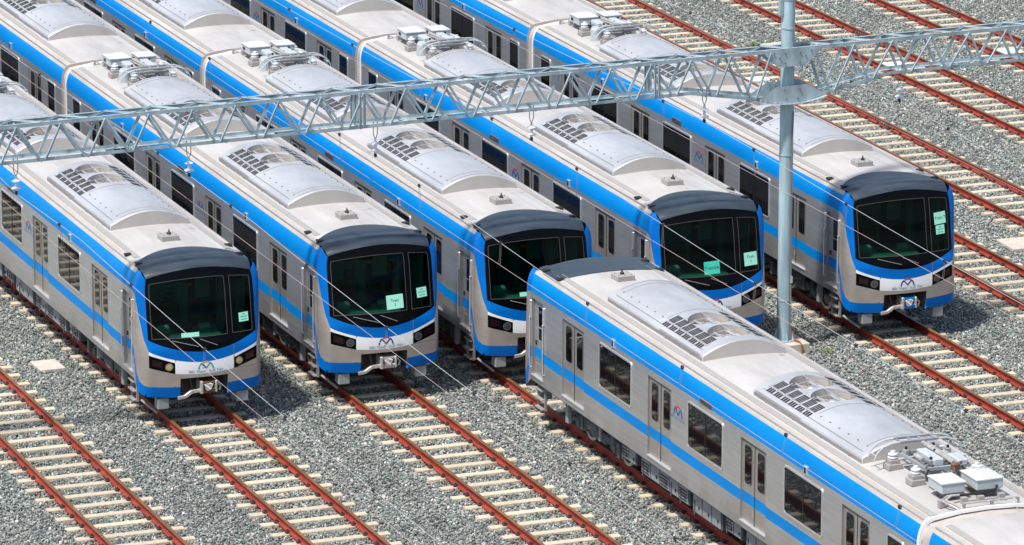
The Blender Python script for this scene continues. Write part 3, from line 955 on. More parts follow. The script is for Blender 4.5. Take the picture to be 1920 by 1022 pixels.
PL = (-1.20, 0.57); PR = (0.70, 1.20)            # windscreen panes
def pane_lo(s): return 2.135 + 0.015 * abs(s)
def pane_hi(s): return 3.475 - 0.085 * (abs(s) / 1.2) ** 2
CUT = (-0.58, 0.56); CUTZ = 1.195
def nose_parts():
    P = {}
    mb = MB()                                     # black surround of the windscreen
    for a, b, n in ((-1.306, PL[0], 2), (PL[1], PR[0], 2), (PR[1], 1.306, 2)):
        patch(mb, lin(a, b, n), wb, ztop, M['gloss_black'], 14)
    for a, b in (PL, PR):
        patch(mb, lin(a, b, 20), wb, pane_lo, M['gloss_black'], 4)
        patch(mb, lin(a, b, 20), pane_hi, ztop, M['gloss_black'], 3)
        # thin bright rubber line round each pane
        patch(mb, lin(a, b, 20), lambda s: pane_lo(s) - .008, lambda s: pane_lo(s) + .008, M['rubber'], 1, .004)
        patch(mb, lin(a, b, 20), lambda s: pane_hi(s) - .006, lambda s: pane_hi(s) + .006, M['rubber'], 1, .004)
        for e in (a, b):
            patch(mb, [e - .007, e + .007], pane_lo, pane_hi, M['rubber'], 10, .004)
    P['windscreen_surround'] = mb.mesh('windscreen_surround', smooth=True)
    mb = MB(); patch(mb, lin(*PL, 22), pane_lo, pane_hi, M['glass'], 12, -.004)
    P['glass_l'] = mb.mesh('windscreen', smooth='all')
    mb = MB(); patch(mb, lin(*PR, 8), pane_lo, pane_hi, M['glass'], 12, -.004)
    P['glass_r'] = mb.mesh('windscreen', smooth='all')
    # blue mask
    mb = MB()
    patch(mb, lin(-1.306, 1.306, 40), ba, wb, M['nose_blue'], 5)
    for g in (-1, 1):
        patch(mb, [g * q for q in lin(1.306, SB, 22)], bside, lambda s: lerpt([(1.306, 3.50), (1.42, 3.58), (1.56, 3.645), (1.70, 3.672)], abs(s)), M['nose_blue'], 22)
        seam = [g * q for q in (1.694, 1.706)]
        patch(mb, seam, zbot, 3.672, M['ac_seam'], 24, .002)
    P['blue_mask'] = mb.mesh('blue_mask', smooth=True)
    # white band
    mb = MB()
    patch(mb, lin(-0.70, 0.70, 24), wl, ba, M['white'], 4)
    for g in (-1, 1):
        patch(mb, [g * q for q in lin(0.70, 1.306, 12)], hlt, ba, M['white'], 2)
    P['white_band'] = mb.mesh('white_band', smooth=True)
    # silver lower body of the nose, incl. the corners
    mb = MB()
    patch(mb, lin(CUT[0], CUT[1], 14), CUTZ, wl, M['nose_steel'], 2)
    patch(mb, lin(-0.70, CUT[0], 3), zst, wl, M['nose_steel'], 4)
    patch(mb, lin(CUT[1], 0.70, 3), zst, wl, M['nose_steel'], 4)
    for g in (-1, 1):
        patch(mb, [g * q for q in lin(0.70, 1.306, 14)], zst, hlb, M['nose_steel'], 5)
        patch(mb, [g * q for q in lin(1.306, 1.40, 4)], zst, bside, M['nose_steel'], 12)
        patch(mb, [g * q for q in lin(1.40, SB, 18)], zt, bside, M['nose_steel'], 18)
        patch(mb, [g * q for q in lin(1.76, SB, 8)], zbot, zb, M['nose_steel'], 4)
    # door outline on the right of the nose and joint under it
    patch(mb, [0.700, 0.712], 1.325, lambda s: wb(s), M['ac_seam'], 8, .003)
    patch(mb, lin(0.70, 1.32, 10), lambda s: 1.318 + .03 * (s - .7), lambda s: 1.330 + .03 * (s - .7), M['ac_seam'], 1, .003)
    P['nose_panel'] = mb.mesh('nose_panel', smooth=True)
    # blue skirt
    mb = MB()
    for a, b in ((-1.40, CUT[0]), (CUT[1], 1.40)):
        patch(mb, lin(a, b, 16), zbot, zst, M['nose_blue'], 3)
    for g in (-1, 1):
        patch(mb, [g * q for q in lin(1.40, 1.76, 12)], zbot, zt, M['nose_blue'], 8)
        patch(mb, [g * q for q in lin(1.76, SB, 6)], zb, zt, M['nose_blue'], 4)
    # return lips below and around the coupler pocket
    for e in CUT:
        mb.grid([[S(e, z), (S(e, z)[0], S(e, z)[1] + .55, z)] for z in lin(zbot(e), CUTZ, 5)], M['underframe'])
    mb.grid([[S(s, CUTZ), (S(s, CUTZ)[0], S(s, CUTZ)[1] + .55, CUTZ)] for s in lin(*CUT, 10)], M['underframe'])
    for a, b in ((-SB, CUT[0]), (CUT[1], SB)):
        mb.grid([[S(s, zbot(s)), (S(s, zbot(s))[0] * .9, max(.3, S(s, zbot(s))[1] + .2), zbot(s) + .05)] for s in lin(a, b, 24)], M['black'])
    P['skirt'] = mb.mesh('skirt', smooth=True)
    mb = MB()
    mb.box((0, 0.42, 1.0), (1.3, 0.04, 0.6), M['black'])
    for x in (-.42, -.2, .25, .45):
        mb.tube([(x, .38, 1.18), (x, .30, 1.0), (x + .05, .34, .8)], .022, M['underframe'], n=6)
    P['coupler_pocket'] = mb.mesh('coupler_pocket')
    # headlight clusters
    for g, nm in ((-1, 'hl_l'), (1, 'hl_r')):
        for lens in ('lens', 'lens_amber'):
            mb = MB()
            def up(s): 
                f = (abs(s) - .70) / .6
                return hlt(s) - (0.05 * max(0, 1 - f / .10) ** 2 if f < .10 else 0)
            def dn(s):
                f = (abs(s) - .70) / .6
                return hlb(s) + (0.012 * max(0, 1 - f / .10) ** 2 if f < .10 else 0)
            patch(mb, [g * q for q in lin(0.705, 1.300, 22)], dn, up, M['gloss_black'], 4, -.006)
            for sc, rad, mt in ((0.84, 0.078, M[lens]),):
                zc = (hlt(sc) + hlb(sc)) / 2
                rows = []
                for k in range(19):
                    an = 2 * pi * k / 18
                    rows.append([S(g * (sc + rr * math.cos(an)), zc + rr * math.sin(an), oo) for rr, oo in ((0.0, .004), (rad * .5, .003), (rad, -.002))])
                mb.grid(rows, mt)
                rows = [[S(g * (sc + rr * math.cos(2 * pi * k / 18)), zc + rr * math.sin(2 * pi * k / 18), .001) for rr in (rad, rad + .018)] for k in range(19)]
                mb.grid(rows, M['underframe'])
            patch(mb, [g * q for q in lin(1.0, 1.22, 4)], lambda s: hlb(s) + .07, lambda s: hlt(s) - .07, M['tail_red'], 2, -.003)
            P[nm + '_' + lens] = mb.mesh('headlight', smooth=True)
    # dark cap over the roof front: rounded rear edge, or (nearest train) a straight one
    for capname in ('roof_cap', 'roof_cap_square'):
     mb = MB()
     rows = []
     for s in lin(-1.306, 1.306, 34):
         f = S(s, ztop(s), 0.004)
         xw = max(-1.326, min(1.326, s * 1.326 / 1.306))
         yb = 1.62 - 0.78 * (abs(s) / 1.306) ** 2.2 if capname == 'roof_cap' else 1.72
         P0 = Vector(f); P2 = Vector((xw, yb, roofz(xw) + 0.006)); P1 = Vector(((f[0] + xw) / 2, f[1] + 0.10, roofz(xw) + 0.035))
         row = [P0 * (1 - t) ** 2 + P1 * 2 * t * (1 - t) + P2 * t * t for t in lin(0, 1, 24)]
         for q in row[6:]:
             if q.y > 0.5: q.z = max(q.z, roofz(q.x) + 0.014)
         rows.append(row)
     mb.grid(rows, M['cap'])
     P[capname] = mb.mesh('roof_cap', smooth='all')
    mb = MB()
    mb.box((0, 0, 0.022), (0.16, 0.15, 0.05), M['black'], bevel=.012)
    P['lifting_pad'] = mb.mesh('lifting_pad')
    # emblem and lettering
    for nm, cols in (('emblem', ('logo_blue', 'logo_red', 'logo_mid_blue')), ('emblem_teal', ('logo_teal', 'logo_orange', 'logo_blue'))):
        mb = MB()
        mapf = lambda a, b: S(a + .02, b + 1.385, .004)
        emblem(mb, mapf, 0.34, [M[c] for c in cols])
        add_flat(mb, *tx_nose, lambda a, b: S(a + .02, b + 1.302 + 0.06 * a * a, .004), M['logo_cyan'])
        P[nm] = mb.mesh('emblem')
    # wipers
    mb = MB()
    for (s0, z0, s1, z1) in ((-0.15, 1.93, -0.75, 2.10), (0.30, 1.92, -0.1, 2.09)):
        mb.tube([S(s0 + (s1 - s0) * t, z0 + (z1 - z0) * t, .025) for t in lin(0, 1, 4)], .009, M['ac_seam'], n=5)
    P['wiper'] = mb.mesh('wiper')
    return P
NOSE = nose_parts()

def coupler_mesh(c1, c2):
    mb = MB()
    mb.box((0.10, -0.02, 0.84), (0.34, 0.30, 0.10), c1, bevel=.02)
    mb.box((0.10, -0.02, 1.04), (0.34, 0.30, 0.07), c1, bevel=.02)
    mb.box((-0.08, -0.04, 0.94), (0.07, 0.34, 0.30), c2, bevel=.015)
    mb.box((0.27, -0.04, 0.94), (0.05, 0.32, 0.28), c2, bevel=.015)
    mb.tube([(0.08, -0.20, 0.94), (0.08, 0.0, 0.94)], 0.085, M['pale_metal'], n=14)
    mb.box((0.06, -0.205, 0.95), (0.19, 0.012, 0.035), M['white'], rot=(0, 0.7, 0))
    mb.tube([(0.15, -0.19, 0.93), (0.17, -0.21, 1.0), (0.10, -0.21, 1.03)], 0.018, M['white'], n=6)
    mb.box((0.10, 0.25, 0.94), (0.16, 0.5, 0.16), M['underframe'], bevel=.02)
    mb.tube([(0.33, -0.06, 1.0), (0.40, -0.10, 0.92), (0.37, -0.08, 0.82)], 0.025, M['pale_metal'], n=6)
    return mb.mesh('coupler')
coup_grey = coupler_mesh(M['rust_brown'], M['pale_metal'])
coup_pale = coupler_mesh(M['pale_metal'], M['pale_metal'])
coup_blue = coupler_mesh(M['blue'], M['pale_metal'])
mb = MB()
for a in range(3):
    q = [(-0.62, -0.06, 0.72), (-0.46, -0.08, 0.74), (-0.30, -0.08, 0.84), (-0.06, -0.08, 0.86)]
    p0, p1 = Vector(q[a]), Vector(q[a + 1])
    mid = (p0 + p1) / 2
    mb.box(mid, ((p1 - p0).length + .02, 0.10, 0.085), M['pale_metal'], rot=(0, -math.atan2(p1.z - p0.z, p1.x - p0.x), 0), bevel=.01)
arm_me = mb.mesh('uncoupling_arm')
mb = MB()
mb.box((0, 0.10, 0.60), (0.28, 0.26, 0.26), M['grey_paint'], bevel=.02)
guard_me = mb.mesh('rail_guard')
mb = MB()
for g in (-1,):
    for yy in (0.72, 1.14):
        mb.box((g * 1.34, yy, 0.80), (0.05, 0.05, 0.62), M['grey_paint'])
    for zz in (0.52, 0.74, 0.96):
        mb.box((g * 1.36, 0.93, zz), (0.16, 0.42, 0.03), M['pale_metal'])
    mb.tube([(g * 1.25, 0.72, 0.52), (g * 1.02, 0.25, 0.32)], .03, M['grey_paint'], n=6)
step_me = mb.mesh('cab_step')
# cab door leaf (inset), its window, hand rails
mb = MB()
xi = 0.075
for za, zb_, mt in ((1.26, 1.67, M['door_steel']), (1.67, 1.91, M['blue']), (1.91, 3.06, M['steel'])):
    mb.face([(xi, -.34, za), (xi, -.34, zb_), (xi, .34, zb_), (xi, .34, za)], mt)
mb.box((xi - .008, .0, 1.42), (0.012, 0.5, 0.26), M['steel'], bevel=.004)
mb.box((xi - .01, .22, 2.02), (0.03, 0.05, 0.10), M['black'])
mb.box((-0.010, 0, 1.245), (0.022, .70, .026), M['alu'])
cdoor_me = mb.mesh('cab_door')
mb = MB()
mb.face([(0, a, b) for a, b in rrect(0.34, 0.86, 0.04)][::-1], M['alu'])
mb.face([(-.005, a, b) for a, b in rrect(0.27, 0.78, 0.03)][::-1], M['window'])
mb.box((-.006, 0, -.1), (0.012, .27, .02), M['alu'])
cwin_me = mb.mesh('door_window')
mb = MB()
mb.tube([(0, 0, 1.40), (-.03, 0, 1.43), (-.03, 0, 2.59), (0, 0, 2.62)], .016, M['alu'], n=6)
mb.box((-.012, 0, 2.78), (0.03, .07, .42), M['alu'], bevel=.008)
hand_me = mb.mesh('hand_rail')
# antenna base on the roof
mb = MB()
mb.box((0, 0, roofz(0) + .055), (0.42, 0.40, 0.13), M['grey_roofbox'] if 'grey_roofbox' in M else M['strip'], bevel=.008)
for a in (-.15, 0, .15):
    for b in (-.13, .13):
        mb.tube([(a, b, roofz(0) + .12), (a, b, roofz(0) + .136)], .014, M['ac_seam'], n=6)
mb.lathe((0.02, 0.0, roofz(0) + .12), [(.055, 0), (.05, .03), (.02, .07), (.008, .12)], M['black'], n=8)
ant_me = mb.mesh('antenna_base')

# roof gear at the gangway end of the leading car, local origin at the car end, y negative towards the cab
def panto_meshes():
    Z = roofz(0.6)
    ins = MB()
    ins.box((0, 0, Z + .06), (0.30, 0.30, 0.12), M['strip'], bevel=.01)
    ins.box((0, 0, Z + .16), (0.22, 0.22, 0.09), M['strip'], bevel=.01)
    ins.lathe((0, 0, Z + .20), [(.05, 0), (.10, .02), (.105, .045), (.055, .06), (.055, .075), (.10, .09), (.10, .115), (.05, .13), (.05, .17)], M['ceramic'], n=12)
    ins_me = ins.mesh('roof_insulator')
    mb = MB()
    # lower frame, arms folded flat, spring box
    zz = Z + .33
    for x in (-.45, .45):
        mb.box((x, -2.35, zz), (0.06, 1.25, 0.06), M['grey_paint'])
    for y in (-2.95, -1.78):
        mb.box((0, y, zz), (0.96, 0.07, 0.06), M['grey_paint'])
    mb.box((-.12, -2.30, zz + .07), (0.22, 0.80, 0.15), M['box_paint'], bevel=.02)
    mb.tube([(0.10, -1.72, zz + .10), (0.06, -3.0, zz + .15)], .045, M['pale_metal'], n=8)
    mb.tube([(0.20, -1.72, zz + .08), (0.16, -3.0, zz + .14)], .022, M['pale_metal'], n=8)
    mb.box((0.14, -1.70, zz + .03), (0.16, 0.14, 0.12), M['rust_brown'], bevel=.02)
    mb.lathe((0.56, -2.40, Z), [(.15, 0), (.15, .30), (.13, .33), (.12, .36)], M['box_paint'], n=18)
    mb.box((0.36, -2.05, zz + .03), (0.22, 0.5, 0.16), M['box_paint'], bevel=.02)
    for y in (-2.72, -2.52, -2.08, -1.92):
        mb.tube([(-.44, y, zz + .02), (.44, y, zz + .02)], .018, M['underframe'], n=6)
    for x in (-.32, .30):
        mb.tube([(x, -1.78, zz + .06), (x, -2.86, zz + .06)], .03, M['underframe'], n=8)
        mb.tube([(x, -2.2, zz + .06), (x, -2.55, zz + .06)], .05, M['pale_metal'], n=10)
    for x, y in ((-.40, -2.80), (.42, -2.62), (.22, -2.86), (-.25, -2.0), (.05, -2.45)):
        mb.box((x, y, zz + .06), (.10, .12, .12), M['grey_paint'], bevel=.015)
        mb.tube([(x, y, zz + .12), (x, y, zz + .17)], .03, M['black'], n=8)
    mb.tube([(-.42, -1.75, zz), (-.55, -1.6, zz - .08), (-.52, -1.42, zz - .16), (-.40, -1.32, zz - .05)], .022, M['black'], n=6)
    mb.tube([(.30, -1.75, zz), (.34, -1.55, zz - .12), (.30, -1.4, zz - .15)], .022, M['black'], n=6)
    mb.tube([(.10, -1.70, zz + .05), (.02, -1.5, zz - .02), (.0, -1.2, zz - .1), (.05, -.8, zz - .14)], .018, M['rust_brown'], n=6)
    mb.v = [(-a, b, c) for a, b, c in mb.v]; mb.f = [f[::-1] for f in mb.f]
    frame = mb.mesh('pantograph_frame')
    mb = MB()
    zh = zz + .19
    for yy in (-3.06, -3.34):
        mb.box((0.0, yy, zh), (0.84, 0.065, 0.05), M['grey_paint'], bevel=.008)
        for g in (-1, 1):
            mb.tube([(g * .42, yy, zh), (g * .60, yy, zh - .01), (g * .78, yy, zh - .07), (g * .90, yy, zh - .18), (g * .97, yy, zh - .32)], [.022, .022, .02, .018, .014], M['box_paint'], n=6)
    for x in (-.38, -.1, .12, .38):
        mb.box((x, -3.20, zh - .01), (0.04, 0.30, 0.03), M['grey_paint'])
    for g in (-1, 1):
        mb.tube([(g * .93, -3.06, zh - .23), (g * .93, -3.34, zh - .23)], .012, M['box_paint'], n=6)
    head = mb.mesh('pantograph_head')
    b1 = MB()
    for (sx, sy, nm) in ((0.50, 0.62, 'a'),):
        b1.box((0, 0, Z + .27), (sx, sy, 0.20), M['box_paint'], bevel=.015)
        b1.box((0, 0, Z + .375), (sx + .03, sy + .03, 0.022), M['box_lid'])
        b1.box((-sx / 2 - .004, .1, Z + .27), (0.012, 0.14, 0.07), M['black'])
        b1.box((0, 0, Z + .08), (sx * .5, sy * .6, 0.16), M['underframe'])
    boxa = b1.mesh('roof_box')
    b1 = MB()
    b1.box((0, 0, Z + .28), (0.57, 0.71, 0.20), M['box_paint'], bevel=.015)
    b1.box((0, 0, Z + .385), (0.60, 0.74, 0.022), M['box_lid'])
    b1.box((-.29, .12, Z + .28), (0.012, 0.16, 0.07), M['black'])
    b1.box((0, 0, Z + .08), (.36, .5, 0.16), M['underframe'])
    boxb = b1.mesh('roof_box')
    mb = MB()
    # cables and the pipe along the car end
    for k, dx in enumerate((0, .09)):
        mb.tube([(-.30 + dx, -.55, Z + .15), (-.62 + dx, -.50, Z + .18), (-.80 + dx, -.40, Z + .13), (-.74 + dx, -.18, Z + .12), (-.62 + dx, -.03, Z + .06), (-.60 + dx, .03, Z - .08), (-.60 + dx, .06, Z - .5)], .022, M['bellows'] if k else M['pale_metal'], n=6)
    mb.tube([(-.35, -.52, Z + .16), (0.1, -.46, Z + .17), (.42, -.5, Z + .2), (.5, -.62, Z + .25)], .025, M['black'], n=6)
    mb.tube([(-.45, -.12, Z + .12), (.70, -.12, Z + .12)], .022, M['pale_metal'], n=6)
    for x in (-.45, 0.15, .70):
        mb.box((x, -.12, Z + .06), (0.05, 0.06, 0.14), M['strip'])
    for x in (-.78, -.30, .05, .50):
        mb.box((x, -.42, Z + .07), (0.12, 0.12, 0.14), M['strip'])
    mb.tube([(.60, -.12, Z + .12), (.62, .0, Z + .1), (.62, .06, Z - .3)], .018, M['alu'], n=6)
    mb.v = [(-a, b, c) for a, b, c in mb.v]; mb.f = [f[::-1] for f in mb.f]
    cab = mb.mesh('roof_cable')
    return ins_me, frame, head, boxa, boxb, cab
ins_me, pan_frame, pan_head, rbox_a, rbox_b, rcable = panto_meshes()

# gangway between cars
mb = MB()
out = [(-1.415, 1.15), (-1.415, 3.2), (-1.395, 3.4), (-1.33, 3.55), (-1.24, 3.635), (-.6, 3.725), (0, 3.75), (.6, 3.725), (1.24, 3.635), (1.33, 3.55), (1.395, 3.4), (1.415, 3.2), (1.415, 1.15)]
mb.extrude([(x, z) for x, z in out], 0.0, GAP, M['bellows'])
gang_me = mb.mesh('gangway_bellows', smooth=True)
mb = MB()
oo = [(-HW - .012, 1.12)] + [(-x - .012, z) for x, z in SIDE_ARC[:-1]] + [(-1.325, 3.70), (-1.2, 3.745), (-.6, 3.82), (0, 3.84), (.6, 3.82), (1.2, 3.745), (1.325, 3.70)] + [(x + .012, z) for x, z in reversed(SIDE_ARC[:-1])] + [(HW + .012, 1.12)]
ii = [(x * .955, z - .06 if z > 3.3 else z) for x, z in oo]
for a in range(len(oo) - 1):
    for ya, yb, A, B in ((-.02, .05, oo, oo),):
        mb.face([(A[a][0], ya, A[a][1]), (A[a + 1][0], ya, A[a + 1][1]), (B[a + 1][0], yb, B[a + 1][1]), (B[a][0], yb, B[a][1])], M['white'])
    for y in (-.02, .05):
        mb.face([(oo[a][0], y, oo[a][1]), (oo[a + 1][0], y, oo[a + 1][1]), (ii[a + 1][0], y, ii[a + 1][1]), (ii[a][0], y, ii[a][1])], M['white'])
rim_me = mb.mesh('end_rim', smooth=True)

# cab interior seen through the windscreen
mb = MB()
mb.box((0, 1.95, 2.35), (2.7, 0.05, 2.4), M['cab_wall'])
mb.box((-.55, 1.91, 2.75), (0.62, 0.03, 0.72), M['cab_pale'])
mb.box((0.62, 1.91, 2.4), (0.66, 0.03, 1.9), M['cab_dark'])
mb.box((0.62, 1.89, 2.8), (0.36, 0.03, 0.62), M['cab_pale'])
mb.box((-1.18, 1.2, 2.3), (0.03, 1.4, 2.3), M['cab_grey'])
mb.box((1.18, 1.2, 2.3), (0.03, 1.4, 2.3), M['cab_grey'])
mb.box((0, 1.2, 3.6), (2.4, 1.5, 0.03), M['cab_dark'])
mb.box((0, 1.2, 1.3), (2.4, 1.5, 0.03), M['cab_dark'])
mb.box((0, 0.26, 1.93), (1.9, 0.56, 0.03), M['cab_dark'])  # added shelf, stops tinted sunlight falling through onto the ballast
P_in = mb.mesh('cab_partition')
mb = MB()
mb.box((-.25, 0.55, 1.98), (1.7, 0.62, 0.20), M['cab_grey'], rot=(0.2, 0, 0), bevel=.04)
mb.box((-.75, 0.62, 2.16), (0.34, 0.16, 0.20), M['cab_pale'], rot=(0.4, 0, 0), bevel=.02)
mb.box((-.25, 0.62, 2.16), (0.36, 0.16, 0.20), M['cab_dark'], rot=(0.4, 0, 0), bevel=.02)
mb.box((.25, 0.60, 2.14), (0.28, 0.16, 0.16), M['cab_pale'], rot=(0.4, 0, 0), bevel=.02)
desk_me = mb.mesh('driver_desk')
mb = MB()
mb.box((-.35, 1.30, 2.28), (0.46, 0.12, 0.72), M['cab_dark'], rot=(-.12, 0, 0), bevel=.05)
mb.box((-.35, 1.08, 1.88), (0.46, 0.46, 0.12), M['cab_dark'], bevel=.04)
mb.box((-.35, 1.33, 2.74), (0.26, 0.10, 0.20), M['cab_dark'], bevel=.04)
seat_me = mb.mesh('driver_seat')
mb = MB()
mb.box((-.18, 0.42, 3.24), (0.20, 0.06, 0.09), M['orange'], bevel=.02)
mb.tube([(-.75, .35, 3.3), (-.5, .38, 3.36), (-.18, .4, 3.30)], .014, M['black'], n=6)
radio_me = mb.mesh('radio_handset')

# ------------------------------------------------------------------ train assembly
def build_lead(root):
    add = lambda n, me, loc=(0, 0, 0), rz=0.0, par=root: obj(n, me, par, loc, rz)
    doors = [DOOR0 + k * PITCH_D for k in range(4)]
    cars = [(0.55, LEN, doors, True), (LEN + GAP, LEN + GAP + MID, [LEN + GAP + 2.58 + k * PITCH_D for k in range(4)], False)]
    for (y0, y1, ds, lead) in cars:
        add('car_body', car_shell(y0, y1, ds, (0.62, 1.28) if lead else None))
        add('roof', roof_mesh(0.62 if lead else y0, y1))
        for s in (-1, 1):
            add('roof_walk_strip', strip_mesh(1.35 if lead else y0 + .1, y1 - .1, s))
            add('rain_gutter', gutter_mesh(0.95 if lead else y0, y1, s))
        wins = [(ds[k] + ds[k + 1]) / 2 for k in range(3)]
        nw = [ds[3] + 1.80] if lead else [ds[0] - 1.62, ds[3] + 1.80 - .16]
        for s in (-1, 1):
            rz = 0 if s < 0 else pi
            for c in ds:
                dd = add('passenger_door', door_me, (s * HW, c, 0), rz)
                for q in (-.325, .325):
                    add('door_window', dwin_me, (0.034, q, 2.52), 0, dd)
            for c in wins:
                w = add('side_window', win_me, (s * (HW + .004), c, 2.56), rz)
                add('window_frame', wfr_me, (0, 0, 0), 0, w)
            for c in nw:
                w = add('side_window', nwin_me, (s * (HW + .004), c, 2.56), rz)
                add('window_frame', nwfr_me, (0, 0, 0), 0, w)
            for c in ((wins[0] - .12, wins[2] + .12)):
                add('side_lamp', lamp_me, (s * (HW + .006), c, 3.245), rz)
            add('side_vent', grille_me, (s * (HW + .004), wins[1] + .02, 3.262), rz)
            add('side_emblem', side_logo_me, (s * (HW + .004), ds[1] + 1.01, 2.56), rz)
        # air conditioners: smooth ends face outwards, grilles towards the middle of the car
        a0 = y0 + 3.33 if lead else y0 + 2.95
        a1 = y1 - 3.62 if lead else y1 - 2.95
        for (yy, fl) in ((a0, 1), (a1, -1)):
            ac = add('air_conditioner', ac_cover, (0, yy, 0), 0 if fl > 0 else pi)
            for g in (0, pi):
                # grille on both flanks: a half turn about the unit's own centre plane
                if g == 0:
                    add('louvre_grille', ac_grille, (0, 0, 0), 0, ac)
                    add('perforated_strip', ac_perf, (0, 0, 0), 0, ac)
                else:
                    for nm, me in (('louvre_grille', ac_grille), ('perforated_strip', ac_perf)):
                        q = add(nm, me, (0, 0, 0), 0, ac); q.scale = (-1, 1, 1)
            for fy in FANY:
                add('fan', ac_fan, (0, fy, 0), 0, ac)
        # running gear
        bs = (3.7, LEN - 3.35) if lead else (y0 + 3.1, y1 - 3.1)
        for c in bs:
            bg_ = add('bogie', bogie_me, (0, c, 0))
            for yy in (-1.06, 1.06):
                for s in (-1, 1):
                    add('wheel', wheel_me, (s * .76, yy, 0.60), 0, bg_)
        mid = (bs[0] + bs[1]) / 2
        for me, off in ((eq_small, -4.6), (eq_big, -2.6), (eq_mid, -.3), (eq_small, 1.1), (eq_mid, 2.5), (eq_mid, 4.3)):
            add('equipment_box', me, (0, mid + off, 0))
    # gangway
    add('gangway_bellows', gang_me, (0, LEN, 0))
    add('end_rim', rim_me, (0, LEN - .01, 0))
    # nose
    sur = add('windscreen_surround', NOSE['windscreen_surround'])
    add('windscreen', NOSE['glass_l'], par=sur)
    add('windscreen', NOSE['glass_r'], par=sur)
    add('wiper', NOSE['wiper'], par=sur)
    for nm in ('blue_mask', 'white_band', 'nose_panel', 'skirt', 'coupler_pocket'):
        add(nm, NOSE[nm])
    for g in (-1, 1):
        for yy in (.86, 1.70):
            add('lifting_pad', NOSE['lifting_pad'], (g * 1.21, yy, roofz(1.21)))
    add('uncoupling_arm', arm_me)
    for g in (-1, 1):
        add('rail_guard', guard_me, (g * .95, 0, 0))
    for s in (-1, 1):
        cd = add('cab_door', cdoor_me, (s * HW, 0.95, 0), 0 if s < 0 else pi)
        add('door_window', cwin_me, (xi - .006, -.06, 2.52), 0, cd)
        for q in (-.40, .40):
            add('hand_rail', hand_me, (s * HW, 0.95 + q, 0), 0 if s < 0 else pi)
    add('cab_step', step_me)
    st = add('cab_step', step_me); st.scale = (-1, 1, 1)
    add('antenna_base', ant_me, (0, 2.45, 0))
    add('cab_partition', P_in)
    add('driver_desk', desk_me)
    add('driver_seat', seat_me)
    add('radio_handset', radio_me)
    # roof gear at the inner end
    e = LEN
    pf = add('pantograph', pan_frame, (0, e, 0))
    add('pantograph_head', pan_head, (0, 0, 0), 0, pf)
    for x, y in ((.57, -3.05), (.60, -1.95), (-.48, -3.0), (-.62, -1.72)):
        add('roof_insulator', ins_me, (x, y, 0), 0, pf)
    add('roof_box', rbox_a, (.42, e - .95, 0))
    add('roof_box', rbox_b, (-.34, e - .95, 0))
    add('roof_cable', rcable, (0, e, 0))

def copy_tree(o, parent=None):
    c = o.copy()
    col.objects.link(c)
    if parent is not None:
        c.parent = parent
    for ch in o.children:
        copy_tree(ch, c)
    return c

root = bpy.data.objects.new('commuter_train', None)
col.objects.link(root)
build_lead(root)
GROUP = 'blue and silver commuter trains parked in the yard'
SPOTS = [(0.0, 0.14, 0, 'silver and blue train at far left with teal and orange emblem', 'emblem_teal', 'lens_amber', coup_grey),
         (4.530, 0.58, 0, 'silver and blue train second from the left, right beside the teal emblem train', 'emblem', 'lens', coup_pale),
         (8.444, 0.62, 0, 'silver and blue train whose nose is half hidden by the nearest train', 'emblem', 'lens', coup_pale),
         (13.0, 0.87, 0, 'silver and blue train just left of the mast, deep green sign in windscreen', 'emblem', 'lens', coup_pale),
         (18.110, 0.97, 0, 'silver and blue train behind the mast with blue coupler and Train 7 sign', 'emblem', 'lens', coup_blue),
         (8.444, -2.10, pi, 'nearest silver and blue train at lower right, facing the opposite way', 'emblem', 'lens', coup_pale)]
trains = []
for i, (x, y, rz, lab, em, ln, cp) in enumerate(SPOTS):
    t = root if i == 0 else copy_tree(root)
    trains.append(t)
for t, (x, y, rz, lab, em, ln, cp) in zip(trains, SPOTS):
    t.location = (x, y, 0)
    t.rotation_euler = (0, 0, rz)
    tag(t, lab, 'train', GROUP)
    obj('emblem', NOSE[em], t)
    obj('headlight', NOSE['hl_l_' + ln], t)
    obj('headlight', NOSE['hl_r_' + ln], t)
    obj('coupler', cp, t)
    obj('roof_cap', NOSE['roof_cap_square' if rz else 'roof_cap'], t)

# ------------------------------------------------------------------ paper signs inside the windscreens
def paper(ti, s, z, w, h, lines, label, mat='paper', tilt=0.0, group=None, ink='ink'):
    mb = MB()
    X, Y = SPOTS[ti][0], SPOTS[ti][1]
    ct = Vector(S(s, z, -.012))
    ct = Vector((ct.x, ct.y, ct.z))
    e1 = (Vector(S(s + .1, z)) - Vector(S(s - .1, z))).normalized()
    e2 = (Vector(S(s, z + .1)) - Vector(S(s, z - .1))).normalized()
    nn = e1.cross(e2).normalized()
    a1 = e1 * math.cos(tilt) + e2 * math.sin(tilt); a2 = -e1 * math.sin(tilt) + e2 * math.cos(tilt)
    mp = lambda o_: (lambda a, b: a1 * a + a2 * b + nn * o_)
    f, k = mp(0.010), mp(0.006)
    cs = [(-w / 2, -h / 2), (w / 2, -h / 2), (w / 2, h / 2), (-w / 2, h / 2)]
    mb.face([f(*c) for c in cs], M[mat])
    mb.face([k(*c) for c in reversed(cs)], M[mat])
    for j in range(4):
        mb.face([k(*cs[j]), k(*cs[(j + 1) % 4]), f(*cs[(j + 1) % 4]), f(*cs[j])], M[mat])
    fr = mp(0.0125)
    for (txt, size, dy) in lines:
        if isinstance(txt, str):
            vs, fs = text_polys(txt, size)
            add_flat(mb, vs, fs, lambda a, b, dy=dy: fr(a, b + dy), M[ink])
        else:                                        # lines of print too small to read
            for (xa, xb) in txt:
                mb.face([fr(xa * w, dy), fr(xb * w, dy), fr(xb * w, dy + size), fr(xa * w, dy + size)], M['ink_green'])
    o = obj('paper_sign', mb.mesh('paper_sign'), None, (X + ct.x, Y + ct.y, ct.z))
    tag(o, label, 'sign', group)
    return o
